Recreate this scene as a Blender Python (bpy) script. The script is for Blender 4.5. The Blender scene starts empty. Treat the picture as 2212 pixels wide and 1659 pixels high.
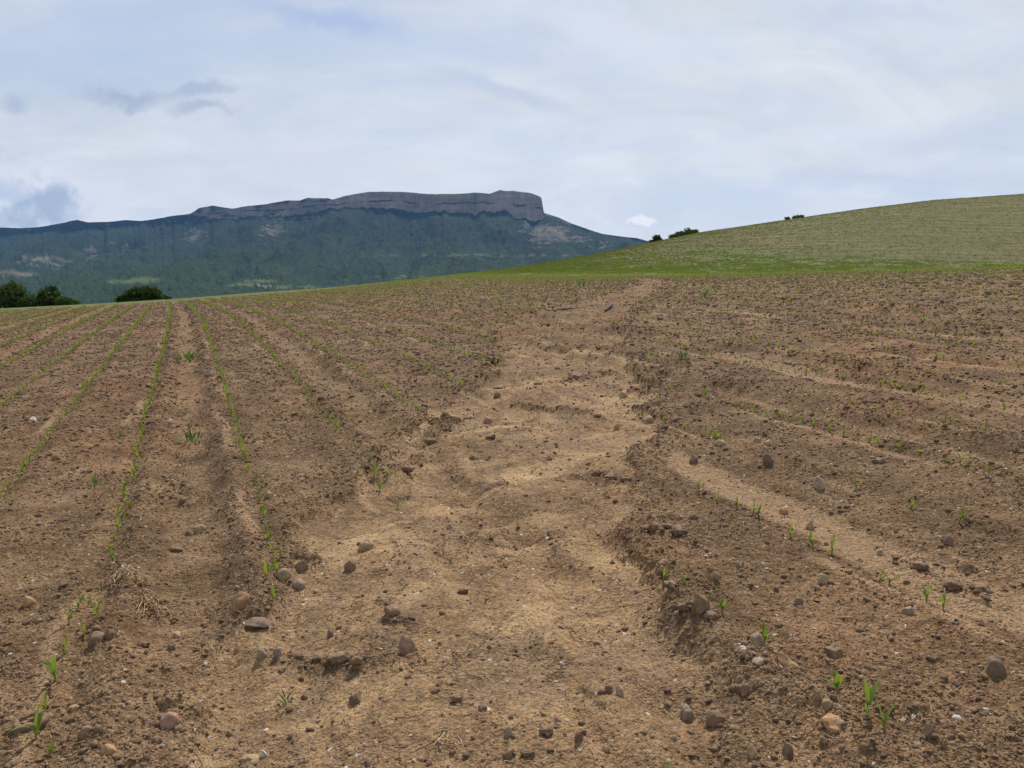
import bpy, math, random
import numpy as np
from mathutils import Vector, Matrix, Euler

random.seed(7)
RNG = np.random.default_rng(11)
S = bpy.context.scene
COL = S.collection

# ------------------------------------------------------------------ camera, sky, sun, exposure
F = 850.0                       # focal length in pixels of a 1024 wide frame
EYE = 1.5
PITCH = math.atan(109.0 / F)
cam_d = bpy.data.cameras.new('camera')
cam_d.sensor_width = 36.0
cam_d.lens = 36.0 * F / 1024.0
cam_d.clip_start = 0.05
cam_d.clip_end = 60000
cam = bpy.data.objects.new('camera', cam_d)
COL.objects.link(cam)
cam.location = (0, 0, EYE)
cam.rotation_euler = (math.pi / 2 - PITCH, 0, 0)
S.camera = cam

SUN_EL = math.radians(48)
SUN_AZ = math.radians(12)       # clockwise from +Y, seen from above
sun_d = bpy.data.lights.new('sun', 'SUN')
sun_d.energy = 5.0
sun_d.angle = math.radians(0.6)
sun_d.color = (1.0, 0.945, 0.86)
sun = bpy.data.objects.new('sun', sun_d)
COL.objects.link(sun)
sdir = Vector((math.sin(SUN_AZ) * math.cos(SUN_EL), math.cos(SUN_AZ) * math.cos(SUN_EL), math.sin(SUN_EL)))
sun.rotation_euler = sdir.to_track_quat('Z', 'Y').to_euler()
sun.location = (0, 0, 50)

S.view_settings.view_transform = 'Standard'
S.view_settings.look = 'None'
S.view_settings.exposure = 0.0
S.view_settings.gamma = 1.0
S.view_settings.use_curve_mapping = False
S.render.engine = 'CYCLES'
S.cycles.use_denoising = True
try:
    S.cycles.denoiser = 'OPENIMAGEDENOISE'
except Exception:
    pass
S.cycles.use_adaptive_sampling = True
S.cycles.adaptive_threshold = 0.016
S.cycles.max_bounces = 5
S.cycles.volume_bounces = 1
S.cycles.sample_clamp_indirect = 4.0


class NT:
    """small helper to write node trees in one line per node"""
    def __init__(self, tree):
        self.t = tree
        self.t.nodes.clear()

    def n(self, kind, ins=None, **props):
        nd = self.t.nodes.new(kind)
        for k, v in props.items():
            setattr(nd, k, v)
        for k, v in (ins or {}).items():
            sock = nd.inputs[k]
            if isinstance(v, bpy.types.NodeSocket):
                self.t.links.new(v, sock)
            else:
                if hasattr(sock, 'default_value'):
                    try:
                        sock.default_value = v
                    except Exception:
                        sock.default_value = (*v, 1.0)
        return nd

    def math(self, op, a, b=0.0, c=0.0, clamp=False):
        return self.n('ShaderNodeMath', {0: a, 1: b, 2: c}, operation=op, use_clamp=clamp).outputs[0]

    def mix(self, f, a, b, mode='MIX'):
        nd = self.n('ShaderNodeMix', data_type='RGBA', blend_type=mode)
        for i, v in ((0, f), (6, a), (7, b)):
            if isinstance(v, bpy.types.NodeSocket):
                self.t.links.new(v, nd.inputs[i])
            else:
                nd.inputs[i].default_value = v if i == 0 else (*v[:3], 1.0)
        return nd.outputs[2]

    def noise(self, vec, scale, detail=3.0, rough=0.5, dist=0.0, color=False):
        nd = self.n('ShaderNodeTexNoise', {'Vector': vec, 'Scale': scale, 'Detail': detail, 'Roughness': rough, 'Distortion': dist})
        return nd.outputs[1 if color else 0]

    def step(self, v, lo, hi):
        return self.n('ShaderNodeMapRange', {0: v, 1: lo, 2: hi, 3: 0.0, 4: 1.0}, interpolation_type='SMOOTHSTEP').outputs[0]

    def ramp(self, v, stops):
        nd = self.n('ShaderNodeValToRGB', {0: v})
        e = nd.color_ramp.elements
        while len(e) < len(stops):
            e.new(0.5)
        for el, (p, c) in zip(e, stops):
            el.position = p
            el.color = (*c, 1.0)
        return nd.outputs[0]


# sky: Nishita behind thin high cloud, everything by direction
W = bpy.data.worlds.new('World')
S.world = W
W.use_nodes = True
T = NT(W.node_tree)
sky = T.n('ShaderNodeTexSky', sky_type='NISHITA', sun_disc=False, sun_elevation=SUN_EL, sun_rotation=SUN_AZ,
          air_density=1.0, dust_density=1.5, ozone_density=1.0)
blue = T.mix(1.0, sky.outputs[0], (0.105, 0.105, 0.105), 'MULTIPLY')
gen = T.n('ShaderNodeTexCoord').outputs['Generated']
sep = T.n('ShaderNodeSeparateXYZ', {0: gen})
zc = T.math('MAXIMUM', sep.outputs[2], 0.0)
den = T.math('ADD', zc, 0.38)
px = T.math('DIVIDE', sep.outputs[0], den)
py = T.math('DIVIDE', sep.outputs[1], den)
plane = T.n('ShaderNodeCombineXYZ', {0: px, 1: py, 2: 0.0}).outputs[0]
mp = T.n('ShaderNodeMapping', {'Vector': plane, 'Rotation': (0, 0, math.radians(-22)), 'Scale': (1.9, 3.2, 1.0), 'Location': (3.1, 1.7, 0)}).outputs[0]
n1 = T.noise(mp, 0.55, 5.0, 0.55, 0.6)
n2 = T.noise(mp, 1.9, 7.0, 0.65, 0.8)
n3 = T.noise(plane, 0.3, 2.0, 0.5, 0.2)
cov = T.math('ADD', T.math('MULTIPLY', n1, 0.6), T.math('MULTIPLY', n2, 0.25))
cov = T.math('ADD', cov, T.math('MULTIPLY', n3, 0.25))
cover = T.step(cov, 0.36, 0.60)
# brightness of the cloud sheet: brighter and warmer low down and towards the sun's side
low = T.n('ShaderNodeMapRange', {0: sep.outputs[2], 1: 0.02, 2: 0.95, 3: 1.0, 4: 0.0}).outputs[0]
ccol = T.mix(low, (0.40, 0.49, 0.60), (0.90, 0.905, 0.905))
tone = T.n('ShaderNodeMapRange', {0: T.noise(mp, 1.3, 7.0, 0.6, 0.9), 1: 0.32, 2: 0.68, 3: 0.88, 4: 1.06}).outputs[0]
ccol = T.mix(1.0, ccol, T.n('ShaderNodeCombineColor', {0: tone, 1: tone, 2: tone}).outputs[0], 'MULTIPLY')
clear = T.mix(0.55, blue, (0.44, 0.54, 0.72))
base = T.mix(T.math('ADD', T.math('MULTIPLY', cover, 0.72), 0.26), clear, ccol)


def direction(x, y):
    """unit direction of a place in the photograph (2212 pixel wide coordinates)"""
    v = Vector(((x * 0.46293 - 512) / F, 1.0, 0))
    v.z = 0
    e = (384 - y * 0.46293) / F
    d = Vector(((x * 0.46293 - 512) / F, math.cos(PITCH) + math.sin(PITCH) * e, -math.sin(PITCH) + math.cos(PITCH) * e))
    return d.normalized()


warp = T.n('ShaderNodeVectorMath', {0: T.noise(gen, 9.0, 5.0, 0.6, 0, True), 1: (0.5, 0.5, 0.5)}, operation='SUBTRACT').outputs[0]
warpf = T.n('ShaderNodeVectorMath', {0: T.noise(gen, 34.0, 5.0, 0.65, 0, True), 1: (0.5, 0.5, 0.5)}, operation='SUBTRACT').outputs[0]


def blob(x, y, wx, wy, tilt=0.0, rough=0.05, rough_fine=0.0, soft=0.9):
    """soft elliptical patch of cloud round one direction; sizes in photo pixels"""
    d = direction(x, y)
    right = Vector((d.y, -d.x, 0)).normalized()
    up = right.cross(d).normalized()
    c, s = math.cos(tilt), math.sin(tilt)
    r2, u2 = right * c + up * s, up * c - right * s
    k = 0.46293 / F
    v = T.n('ShaderNodeVectorMath', {0: gen, 1: tuple(d)}, operation='SUBTRACT').outputs[0]
    wv = T.n('ShaderNodeVectorMath', {0: warp, 3: rough}, operation='SCALE').outputs[0]
    v = T.n('ShaderNodeVectorMath', {0: v, 1: wv}, operation='ADD').outputs[0]
    if rough_fine:
        wv = T.n('ShaderNodeVectorMath', {0: warpf, 3: rough_fine}, operation='SCALE').outputs[0]
        v = T.n('ShaderNodeVectorMath', {0: v, 1: wv}, operation='ADD').outputs[0]
    a = T.n('ShaderNodeVectorMath', {0: v, 1: tuple(r2 / (wx * k))}, operation='DOT_PRODUCT').outputs[1]
    b = T.n('ShaderNodeVectorMath', {0: v, 1: tuple(u2 / (wy * k))}, operation='DOT_PRODUCT').outputs[1]
    q = T.math('ADD', T.math('MULTIPLY', a, a), T.math('MULTIPLY', b, b))
    front = T.math('GREATER_THAN', T.n('ShaderNodeVectorMath', {0: gen, 1: tuple(d)}, operation='DOT_PRODUCT').outputs[1], 0.3)
    m = T.math('SUBTRACT', 1.0, T.step(T.math('SQRT', q), 1.0 - soft, 1.0))
    return T.math('MULTIPLY', m, front)


def put(basecol, mask, amount, color):
    return T.mix(T.math('MULTIPLY', mask, amount), basecol, color)


base = put(base, blob(700, 42, 210, 42, -0.06, 0.10), 0.70, (0.40, 0.51, 0.80))
base = put(base, blob(120, 90, 420, 120, 0.1, 0.14), 0.40, (0.50, 0.60, 0.82))
base = put(base, blob(1090, 190, 260, 26, -0.33, 0.06), 0.6, (0.53, 0.61, 0.75))
base = put(base, blob(2150, 290, 330, 60, 0.05, 0.10), 0.45, (0.50, 0.58, 0.74))
base = put(base, blob(1880, 60, 260, 30, -0.1, 0.10), 0.3, (0.54, 0.62, 0.80))
base = put(base, blob(1850, 395, 420, 40, 0.0, 0.08), 0.32, (0.50, 0.58, 0.76))
base = put(base, blob(620, 370, 560, 90, 0.05, 0.12), 0.45, (0.80, 0.79, 0.83))
base = put(base, blob(1500, 440, 330, 90, 0.0, 0.12), 0.5, (0.64, 0.72, 0.83))
base = put(base, blob(1300, 60, 420, 60, -0.2, 0.12), 0.40, (0.76, 0.80, 0.90))
# dark shreds
base = put(base, blob(275, 208, 105, 22, 0.05, 0.06, 0.03), 0.62, (0.34, 0.41, 0.56))
base = put(base, blob(435, 204, 95, 24, 0.18, 0.06, 0.03), 0.6, (0.37, 0.44, 0.58))
base = put(base, blob(440, 241, 85, 17, 0.0, 0.05, 0.025), 0.6, (0.36, 0.43, 0.58))
base = put(base, blob(33, 225, 40, 26, 0.0, 0.03, 0.010), 0.6, (0.38, 0.46, 0.62))
# cumulus low on the left: white billows with grey blue undersides
cum = blob(85, 455, 145, 74, 0.05, 0.10, 0.09, 0.8)
cn = T.noise(T.n('ShaderNodeVectorMath', {0: gen, 1: (4.1, 2.2, 7.3)}, operation='ADD').outputs[0], 26.0, 6.0, 0.6, 0.3)
ccl = T.mix(T.step(cn, 0.40, 0.60), (0.44, 0.51, 0.62), (0.88, 0.89, 0.92))
base = put(base, blob(90, 450, 200, 100, 0.05, 0.07, 0.05, 0.6), 0.8, (0.87, 0.88, 0.91))
base = T.mix(T.math('MULTIPLY', cum, 0.95), base, ccl)
base = put(base, blob(75, 475, 120, 32, -0.05, 0.05, 0.04, 0.9), 0.45, (0.46, 0.53, 0.63))
base = put(base, blob(5, 405, 70, 30, 0.0, 0.05, 0.03, 0.9), 0.6, (0.48, 0.55, 0.72))
base = put(base, blob(318, 468, 60, 22, 0.0, 0.05, 0.03, 0.9), 0.35, (0.60, 0.66, 0.78))
# small bright cumulus right of the mountain
base = put(base, blob(1384, 481, 40, 18, -0.08, 0.0, 0.022, 0.35), 1.0, (0.78, 0.80, 0.86))
base = put(base, blob(1384, 476, 36, 14, 0.0, 0.0, 0.026, 0.4), 1.0, (1.0, 0.99, 0.99))
below = T.math('LESS_THAN', sep.outputs[2], -0.02)
base = T.mix(below, base, (0.10, 0.10, 0.08))
bg = T.n('ShaderNodeBackground', {'Color': base, 'Strength': 1.0})
T.n('ShaderNodeOutputWorld', {'Surface': bg.outputs[0]})


# ------------------------------------------------------------------ noise on arrays
def _hash(ix, iy, seed):
    h = (ix.astype(np.int64) * 374761393 + iy.astype(np.int64) * 668265263 + seed * 974634777) & 0xFFFFFFFF
    h = ((h ^ (h >> 13)) * 1274126177) & 0xFFFFFFFF
    h = ((h ^ (h >> 15)) * 2246822519) & 0xFFFFFFFF
    h = h ^ (h >> 16)
    return h.astype(np.float64) / 4294967295.0


def perlin(x, y, seed=0):
    x = np.asarray(x, float)
    y = np.asarray(y, float)
    xi, yi = np.floor(x), np.floor(y)
    fx, fy = x - xi, y - yi
    u, v = fx * fx * fx * (fx * (fx * 6 - 15) + 10), fy * fy * fy * (fy * (fy * 6 - 15) + 10)

    def g(a, b):
        th = _hash(xi + a, yi + b, seed) * 2 * math.pi
        return np.cos(th) * (fx - a) + np.sin(th) * (fy - b)
    n0 = g(0, 0) * (1 - u) + g(1, 0) * u
    n1_ = g(0, 1) * (1 - u) + g(1, 1) * u
    return (n0 * (1 - v) + n1_ * v) * 1.4


def fbm(x, y, octaves=4, seed=0, gain=0.5, lac=2.03):
    a, s, tot = 1.0, 0.0, 0.0
    for o in range(octaves):
        s = s + a * perlin(x, y, seed + o * 17)
        tot += a
        a *= gain
        x, y = x * lac + 3.7, y * lac - 1.9
    return s / tot


def sstep(v, lo, hi):
    t = np.clip((v - lo) / (hi - lo), 0, 1)
    return t * t * (3 - 2 * t)


def domes(x, y, cell, prob, seed, rmin, rmax):
    """height of lumps sitting on the ground, one at most per cell"""
    wx = x + perlin(x / cell * 1.7, y / cell * 1.7, seed + 5) * cell * 0.16
    wy = y + perlin(x / cell * 1.7 + 9, y / cell * 1.7 + 4, seed + 6) * cell * 0.16
    gx, gy = np.floor(wx / cell), np.floor(wy / cell)
    out = np.zeros_like(wx)
    for dx in (-1, 0, 1):
        for dy in (-1, 0, 1):
            cx, cy = gx + dx, gy + dy
            on = _hash(cx, cy, seed) < prob
            r = (rmin + (rmax - rmin) * _hash(cx, cy, seed + 1) ** 2) * cell
            qx = (cx + 0.2 + 0.6 * _hash(cx, cy, seed + 2)) * cell
            qy = (cy + 0.2 + 0.6 * _hash(cx, cy, seed + 3)) * cell
            an = _hash(cx, cy, seed + 4) * 3.14
            ex, ey = wx - qx, wy - qy
            ca, sa = np.cos(an), np.sin(an)
            ex, ey = ex * ca + ey * sa, (-ex * sa + ey * ca) * 1.35
            h = np.sqrt(np.maximum(0, r * r - ex * ex - ey * ey))
            out = np.maximum(out, np.where(on, h, 0))
    return out


# ------------------------------------------------------------------ the lie of the land
P = 0.46293                                    # photo measurements are kept in a 2212 wide frame
HR = 275.0                                     # level of the eye in the 1024 frame
D2R = math.pi / 180


def img_t(phi):
    c = np.clip(phi, -50 * D2R, 50 * D2R)
    return (512 + F * np.tan(c)) / P


X1 = np.array([-700, 0, 200, 370, 700, 850, 1000, 1200, 1600, 2212, 3000.])
ROW1 = np.array([695, 671, 661, 651, 625, 608, 594, 592, 592, 598, 600.]) * P       # crest, then field border
DIST1 = np.array([42, 44, 45, 46, 56, 66, 80, 84, 86, 84, 80.])
X2 = np.array([-700, 0, 400, 700, 850, 950, 1000, 1100, 1200, 1300, 1400, 1500, 1600, 1700, 1850, 2000, 2212, 3000.])
ROW2 = np.array([760, 728, 700, 655, 625, 604, 593.5, 581, 566, 548, 528, 508, 494.5, 480.5, 460, 443, 430, 410.]) * P
DIST2 = np.array([180, 180, 170, 150, 140, 130, 126, 130, 138, 150, 165, 180, 195, 205, 220, 235, 255, 270.])


def ground_base(X, Y):
    X = np.asarray(X, float)
    Y = np.asarray(Y, float)
    r = np.hypot(X, Y) + 1e-6
    phi = np.arctan2(X, Y)
    xi = img_t(phi)
    cosp = np.maximum(np.cos(np.clip(phi, -50 * D2R, 50 * D2R)), 0.2)
    back = sstep(np.abs(phi), 50 * D2R, 110 * D2R)
    slope = 0.041 * np.cos(phi) + 0.06 * np.sin(phi)
    # knots along the ray
    d1 = np.interp(xi, X1, DIST1)
    z1 = EYE + (HR - np.interp(xi, X1, ROW1)) / F * d1
    d2 = np.interp(xi, X2, DIST2)
    z2 = EYE + (HR - np.interp(xi, X2, ROW2)) / F * d2
    r1, r2 = d1 / cosp, d2 / cosp
    r1 = r1 * (1 - back) + 60 * back
    r2 = r2 * (1 - back) + 200 * back
    z1 = z1 * (1 - back) + (slope * 30) * back
    z2 = z2 * (1 - back) + (slope * 60 - 2) * back
    K = [np.zeros_like(r), np.full_like(r, 7.0), np.full_like(r, 14.0), r1, r2, r2 * 1.35, np.full_like(r, 650.0), np.full_like(r, 1200.0), np.full_like(r, 12000.0)]
    Z = [np.zeros_like(r), slope * 7, slope * 14, z1, z2, z2 - 3.0 - 0.02 * r2, np.full_like(r, -45.0), np.full_like(r, -112.0), np.full_like(r, -118.0)]
    n = len(K)
    dlt = [(Z[i + 1] - Z[i]) / (K[i + 1] - K[i]) for i in range(n - 1)]
    m = [dlt[0]]
    for i in range(1, n - 1):
        h0, h1 = K[i] - K[i - 1], K[i + 1] - K[i]
        w1, w2 = 2 * h1 + h0, h1 + 2 * h0
        a, b = dlt[i - 1], dlt[i]
        ok = a * b > 0
        m.append(np.where(ok, (w1 + w2) / (w1 / np.where(ok, a, 1) + w2 / np.where(ok, b, 1)), 0))
    m.append(dlt[-1])
    m[1] = dlt[0]
    m[2] = dlt[1]
    out = np.zeros_like(r)
    for i in range(n - 1):
        h = K[i + 1] - K[i]
        t = np.clip((r - K[i]) / h, 0, 1)
        v = (2 * t ** 3 - 3 * t ** 2 + 1) * Z[i] + (t ** 3 - 2 * t ** 2 + t) * h * m[i] + (-2 * t ** 3 + 3 * t ** 2) * Z[i + 1] + (t ** 3 - t ** 2) * h * m[i + 1]
        sel = (r >= K[i]) & (r < K[i + 1]) if i < n - 2 else (r >= K[i])
        out = np.where(sel, v, out)
    return out


def border_dist(phi):
    """how far the brown field reaches in each direction"""
    xi = img_t(phi)
    cosp = np.maximum(np.cos(np.clip(phi, -50 * D2R, 50 * D2R)), 0.2)
    return np.interp(xi, X1, DIST1) / cosp


def raypt(x, y, full=False):
    """ground point under a measured place of the photograph"""
    d = direction(x, y)
    lo = np.linspace(1.0, 400, 6000) if y < 760 else np.linspace(1.0, 60, 4000)
    pts = np.outer(lo, np.array(d))
    g = ground_base(pts[:, 0], pts[:, 1])
    hit = np.nonzero(pts[:, 2] + EYE < g)[0]
    i = hit[0] if len(hit) else len(lo) - 1
    return pts[i, 0], pts[i, 1]


# maize rows run obliquely away to the left; U is the distance across them
def bend(Y):
    return -0.7 * (np.maximum(np.asarray(Y, float) - 12, 0) / 33.0) ** 2


def rowU(X, Y):
    return X + 0.379 * Y - bend(Y)


ROW0, ROWS = 0.37, 0.84
TRACKS = (-0.05, 1.63, 4.99, 6.67, -5.09, -3.41, 10.03, 11.71, -10.1, -8.4, 15.1, 16.8)

WL = [(350, 1640), (380, 1430), (560, 1320), (610, 1240), (690, 1090), (820, 1010), (890, 930), (1020, 830), (1062, 785), (1085, 700), (1170, 668), (1345, 628), (1375, 604)]
WR = [(1600, 1640), (1510, 1400), (1425, 1260), (1400, 1180), (1345, 1080), (1400, 980), (1410, 880), (1372, 780), (1335, 700), (1390, 650), (1445, 620), (1440, 604)]
wl = np.array(sorted([raypt(*p)[::-1] for p in WL]))
wr = np.array(sorted([raypt(*p)[::-1] for p in WR]))
XL = lambda Y: np.interp(Y, wl[:, 0], wl[:, 1])
XR = lambda Y: np.interp(Y, wr[:, 0], wr[:, 1])


def zones(X, Y):
    X = np.asarray(X, float)
    Y = np.asarray(Y, float)
    U = rowU(X, Y)
    D = np.hypot(X, Y)
    jag = fbm(X * 1.6, Y * 1.6, 4, 40) * 0.28 + fbm(X * 9, Y * 9, 2, 41) * 0.05
    sd = np.minimum(X - XL(Y), XR(Y) - X) + jag * np.clip(D / 4.0, 0.8, 2.0)
    sd = np.where(Y < 1.2, sd - 0.3, sd)
    wash = sstep(sd, -0.03, 0.07)
    edge = np.exp(-((sd + 0.06) / 0.11) ** 2)
    track = np.zeros_like(X)
    wob = fbm(X * 0.9, Y * 0.9, 3, 44) * 0.11
    for c in TRACKS:
        track = np.maximum(track, np.exp(-((U + wob - c) / 0.19) ** 4))
    shoulder = np.zeros_like(X)
    for c in TRACKS:
        shoulder = np.maximum(shoulder, np.exp(-((np.abs(U + wob - c) - 0.31) / 0.09) ** 2))
    rill_c = 3.18 + 0.10 * np.sin(U * 0 + Y * 1.3) + fbm(X * 0.7, Y * 0.7, 2, 46) * 0.14
    rill = np.exp(-((U - rill_c) / (0.14 + 0.06 * sstep(Y, 6.5, 3.5))) ** 4) * sstep(X, XR(Y) - 0.1, XR(Y) + 0.3) * sstep(Y, 9.5, 7.5)
    for c_, w_, k_ in ((4.93, 0.10, 48), (6.25, 0.13, 49), (7.9, 0.09, 45), (9.6, 0.12, 43)):
        rl = np.exp(-((U - c_ - fbm(Y * 0.5 + k_, Y * 0.2, 2, k_) * 0.25) / (w_ * 1.3)) ** 4) * sstep(X, XR(Y), XR(Y) + 0.5) * sstep(fbm(Y * 0.22 + k_, X * 0 + k_, 2, k_), -0.25, 0.0)
        rill = np.maximum(rill, rl)
    # thin sheets of washed sand beside the rows
    thin = np.exp(-((((U - ROW0 + 0.12 + wob * 1.5) / ROWS + 0.5) % 1.0 - 0.5) / 0.07) ** 2) * sstep(fbm(X * 0.55, Y * 0.55, 2, 47), 0.05, 0.22)
    # broad pale flats where water stood
    flats = sstep(fbm(X * 0.75, Y * 0.75, 3, 48), 0.12, 0.32) * 0.8
    return dict(U=U, D=D, sd=sd, wash=wash, edge=edge, track=track, rill=rill, thin=thin, flats=flats, shoulder=shoulder)


RIDGES = [((610, 1408), (700, 1420), 0.07), ((690, 1418), (870, 1418), 0.09), ((1230, 1020), (1350, 1038), 0.12), ((1395, 1160), (1482, 1172), 0.11), ((1425, 1235), (1470, 1300), 0.08), ((1465, 1325), (1540, 1350), 0.08),
          ((1000, 790), (1070, 775), 0.16), ((930, 940), (980, 900), 0.12), ((860, 1010), (905, 975), 0.10), ((1190, 705), (1330, 712), 0.2), ((1180, 745), (1330, 748), 0.18), ((1230, 815), (1320, 800), 0.14),
          ((240, 1240), (330, 1310), 0.07), ((1960, 1200), (2120, 1285), 0.10), ((1290, 1015), (1345, 1030), 0.1), ((390, 1000), (350, 1090), 0.07), ((845, 1335), (880, 1345), 0.05), ((1120, 870), (1260, 880), 0.10), ((1000, 1160), (1200, 1130), 0.06)]
RSEG = [(raypt(*a), raypt(*b), w) for a, b, w in RIDGES]


def ridge_mask(X, Y):
    m = np.zeros_like(X)
    for a, b, w in RSEG:
        dx, dy = b[0] - a[0], b[1] - a[1]
        t = np.clip(((X - a[0]) * dx + (Y - a[1]) * dy) / (dx * dx + dy * dy), 0, 1)
        q = ((X - a[0] - t * dx) ** 2 + (Y - a[1] - t * dy) ** 2) / (w * w)
        m = np.maximum(m, np.exp(-q * 1.5))
    return np.clip(m + fbm(X * 8, Y * 8, 2, 31) * 0.5 * m, 0, 1)


def detail(X, Y, Z=None, cut=None):
    """relief of the soil surface in metres"""
    if Z is None:
        Z = zones(X, Y)
    D = Z['D']
    smooth = np.clip(np.maximum.reduce([Z['wash'], Z['track'] * 0.75, Z['rill'], Z['thin'] * 0.6, Z['flats'] * 0.55]), 0, 1)
    clod = 1 - smooth
    h = fbm(X * 0.8, Y * 0.8, 3, 50) * 0.035
    h += fbm(X * 4.5, Y * 4.5, 4, 51) * (0.010 + 0.012 * clod)
    rg_ = fbm(X * 15, Y * 15, 4, 52, 0.6)
    h += (np.abs(rg_) * 1.6 - 0.3) * (0.003 + 0.009 * clod) * np.clip(1.6 - D / 14, 0, 1)
    h += fbm(X * 55, Y * 55, 2, 64) * (0.0022 + 0.0045 * clod) * np.clip(1.5 - D / 5, 0, 1)
    patch = 0.10 + 0.90 * sstep(fbm(X * 1.5, Y * 1.5, 3, 53), -0.1, 0.3)
    rm = ridge_mask(X, Y)
    e = np.maximum(Z['edge'], rm)
    h += domes(X, Y, 0.035, 0.45 * clod * patch + 0.04 + 0.3 * e, 60, 0.08, 0.36) * 0.7 * np.clip(1.7 - D / 5.5, 0, 1)
    h += domes(X, Y, 0.075, (0.28 + 0.25 * sstep(D, 4, 9)) * clod * patch + 0.02 + 0.4 * e, 70, 0.08, 0.36) * 0.65 * np.clip(1.7 - D / 10, 0, 1)
    h += domes(X, Y, 0.16, (0.10 + 0.22 * sstep(D, 4, 10)) * clod * patch + 0.16 * e, 80, 0.08, 0.30) * 0.65 * np.clip(2.0 - D / 20, 0, 1)
    h += rm * (0.010 + 0.014 * np.abs(fbm(X * 13, Y * 13, 3, 32)) * 3) * np.clip(0.5 + D / 8, 0.7, 1.6)
    # washed channel lies lower, with a torn little scarp on its rim
    h -= 0.06 * Z['wash'] * (0.6 + 0.4 * sstep(fbm(X * 0.9, Y * 0.9, 2, 54), -0.2, 0.3))
    h += 0.02 * e * (fbm(X * 6, Y * 6, 2, 55) + 0.5)
    # low steps across the channel and flow lines
    q = Y * 1.25 + fbm(X * 0.8, Y * 1.6, 4, 56) * 1.6 + X * 0.22 + fbm(X * 7, Y * 7, 3, 68) * 0.16
    fr = q - np.floor(q)
    terr = (sstep(fr, 0.0, 0.9) - sstep(fr, 0.92, 1.0)) * 0.045
    h += terr * (0.45 + 0.55 * sstep(D, 6, 10)) * Z['wash'] * sstep(fbm(X * 0.6, Y * 1.1, 2, 57), -0.12, 0.15)
    flow = perlin((X + fbm(X * 0.8, Y * 0.8, 2, 58) * 1.2) * 9, (Y - X * 0.6) * 2.2, 59)
    h += 0.005 * flow * Z['wash']
    # wheel tracks: trough, lug prints, loose shoulders
    lug = np.sin((Y * 1.07 + np.abs(((Z['U'] + 0.05) % 1.68) - 0.84) * 0.35 + fbm(X * 1.5, Y * 1.5, 2, 61) * 0.22) * 2 * math.pi / 0.46)
    tf = (0.55 + 0.45 * sstep(D, 2.5, 4.5)) * (0.65 + 0.35 * sstep(fbm(X * 0.7, Y * 0.7, 2, 67), -0.2, 0.2))
    h += tf * Z['track'] * (-0.070 + 0.030 * lug * (0.6 + fbm(X, Y, 2, 62)))
    h += tf * Z['shoulder'] * (0.016 + 0.02 * fbm(X * 5, Y * 5, 2, 66)) * (1 - Z['wash'])
    h -= Z['rill'] * 0.035
    rowd = np.abs(((Z['U'] - ROW0) / ROWS + 0.5) % 1.0 - 0.5) * ROWS
    h += -0.012 * np.exp(-(rowd / 0.05) ** 2) + 0.012 * np.exp(-((rowd - 0.12) / 0.05) ** 2) * (1 - Z['wash'])
    bd = border_dist(np.arctan2(X, Y))
    h = h * (1 - 0.8 * sstep(D, bd * 0.95, bd * 1.1))
    if cut is not None:
        h = h * cut
    return h


def ground_z(X, Y):
    X = np.asarray(X, float)
    Y = np.asarray(Y, float)
    D = np.hypot(X, Y)
    fade = 1 - sstep(D, 90, 200)
    return ground_base(X, Y) + detail(X, Y) * fade


# ------------------------------------------------------------------ object helpers
def tag(o, label=None, cat=None, group=None, kind=None):
    for k, v in (('label', label), ('category', cat), ('group', group), ('kind', kind)):
        if v:
            o[k] = v
    return o


def mesh_obj(name, verts, faces, mat=None, parent=None, smooth=True, link=True):
    me = bpy.data.meshes.new(name)
    verts = np.asarray(verts, dtype=np.float32)
    if isinstance(faces, np.ndarray):
        k = faces.shape[1]
        me.vertices.add(len(verts))
        me.vertices.foreach_set('co', verts.ravel())
        me.loops.add(faces.size)
        me.loops.foreach_set('vertex_index', faces.astype(np.int32).ravel())
        me.polygons.add(len(faces))
        me.polygons.foreach_set('loop_start', np.arange(0, faces.size, k, dtype=np.int32))
        me.polygons.foreach_set('loop_total', np.full(len(faces), k, dtype=np.int32))
        me.update(calc_edges=True)
    else:
        me.from_pydata([tuple(map(float, v)) for v in verts], [], faces)
    me.polygons.foreach_set('use_smooth', np.full(len(me.polygons), smooth))
    if mat:
        me.materials.append(mat)
    me.update()
    o = bpy.data.objects.new(name, me)
    if link:
        COL.objects.link(o)
    if parent:
        o.parent = parent
    return o


def grid_faces(nr, nc, wrap=False):
    i = np.arange(nr - 1)[:, None] * nc
    if wrap:
        j = np.arange(nc)[None, :]
        k = (j + 1) % nc
    else:
        j = np.arange(nc - 1)[None, :]
        k = j + 1
    return np.stack([(i + j), (i + k), (i + k + nc), (i + j + nc)], -1).reshape(-1, 4)


def vattr(me, name, arr):
    a = me.attributes.new(name, 'FLOAT_COLOR', 'POINT')
    c = np.zeros((len(me.vertices), 4), np.float32)
    arr = np.asarray(arr, np.float32)
    c[:, :arr.shape[1]] = arr
    a.data.foreach_set('color', c.ravel())


def material(name):
    m = bpy.data.materials.new(name)
    m.use_nodes = True
    return m, NT(m.node_tree)


def finish(t, color, rough=0.9, normal=None, spec=0.2, extra=None):
    ins = {'Base Color': color, 'Roughness': rough, 'Specular IOR Level': spec}
    if normal is not None:
        ins['Normal'] = normal
    b = t.n('ShaderNodeBsdfPrincipled', ins)
    out = b.outputs[0] if extra is None else extra(b.outputs[0])
    t.n('ShaderNodeOutputMaterial', {'Surface': out})


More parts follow.
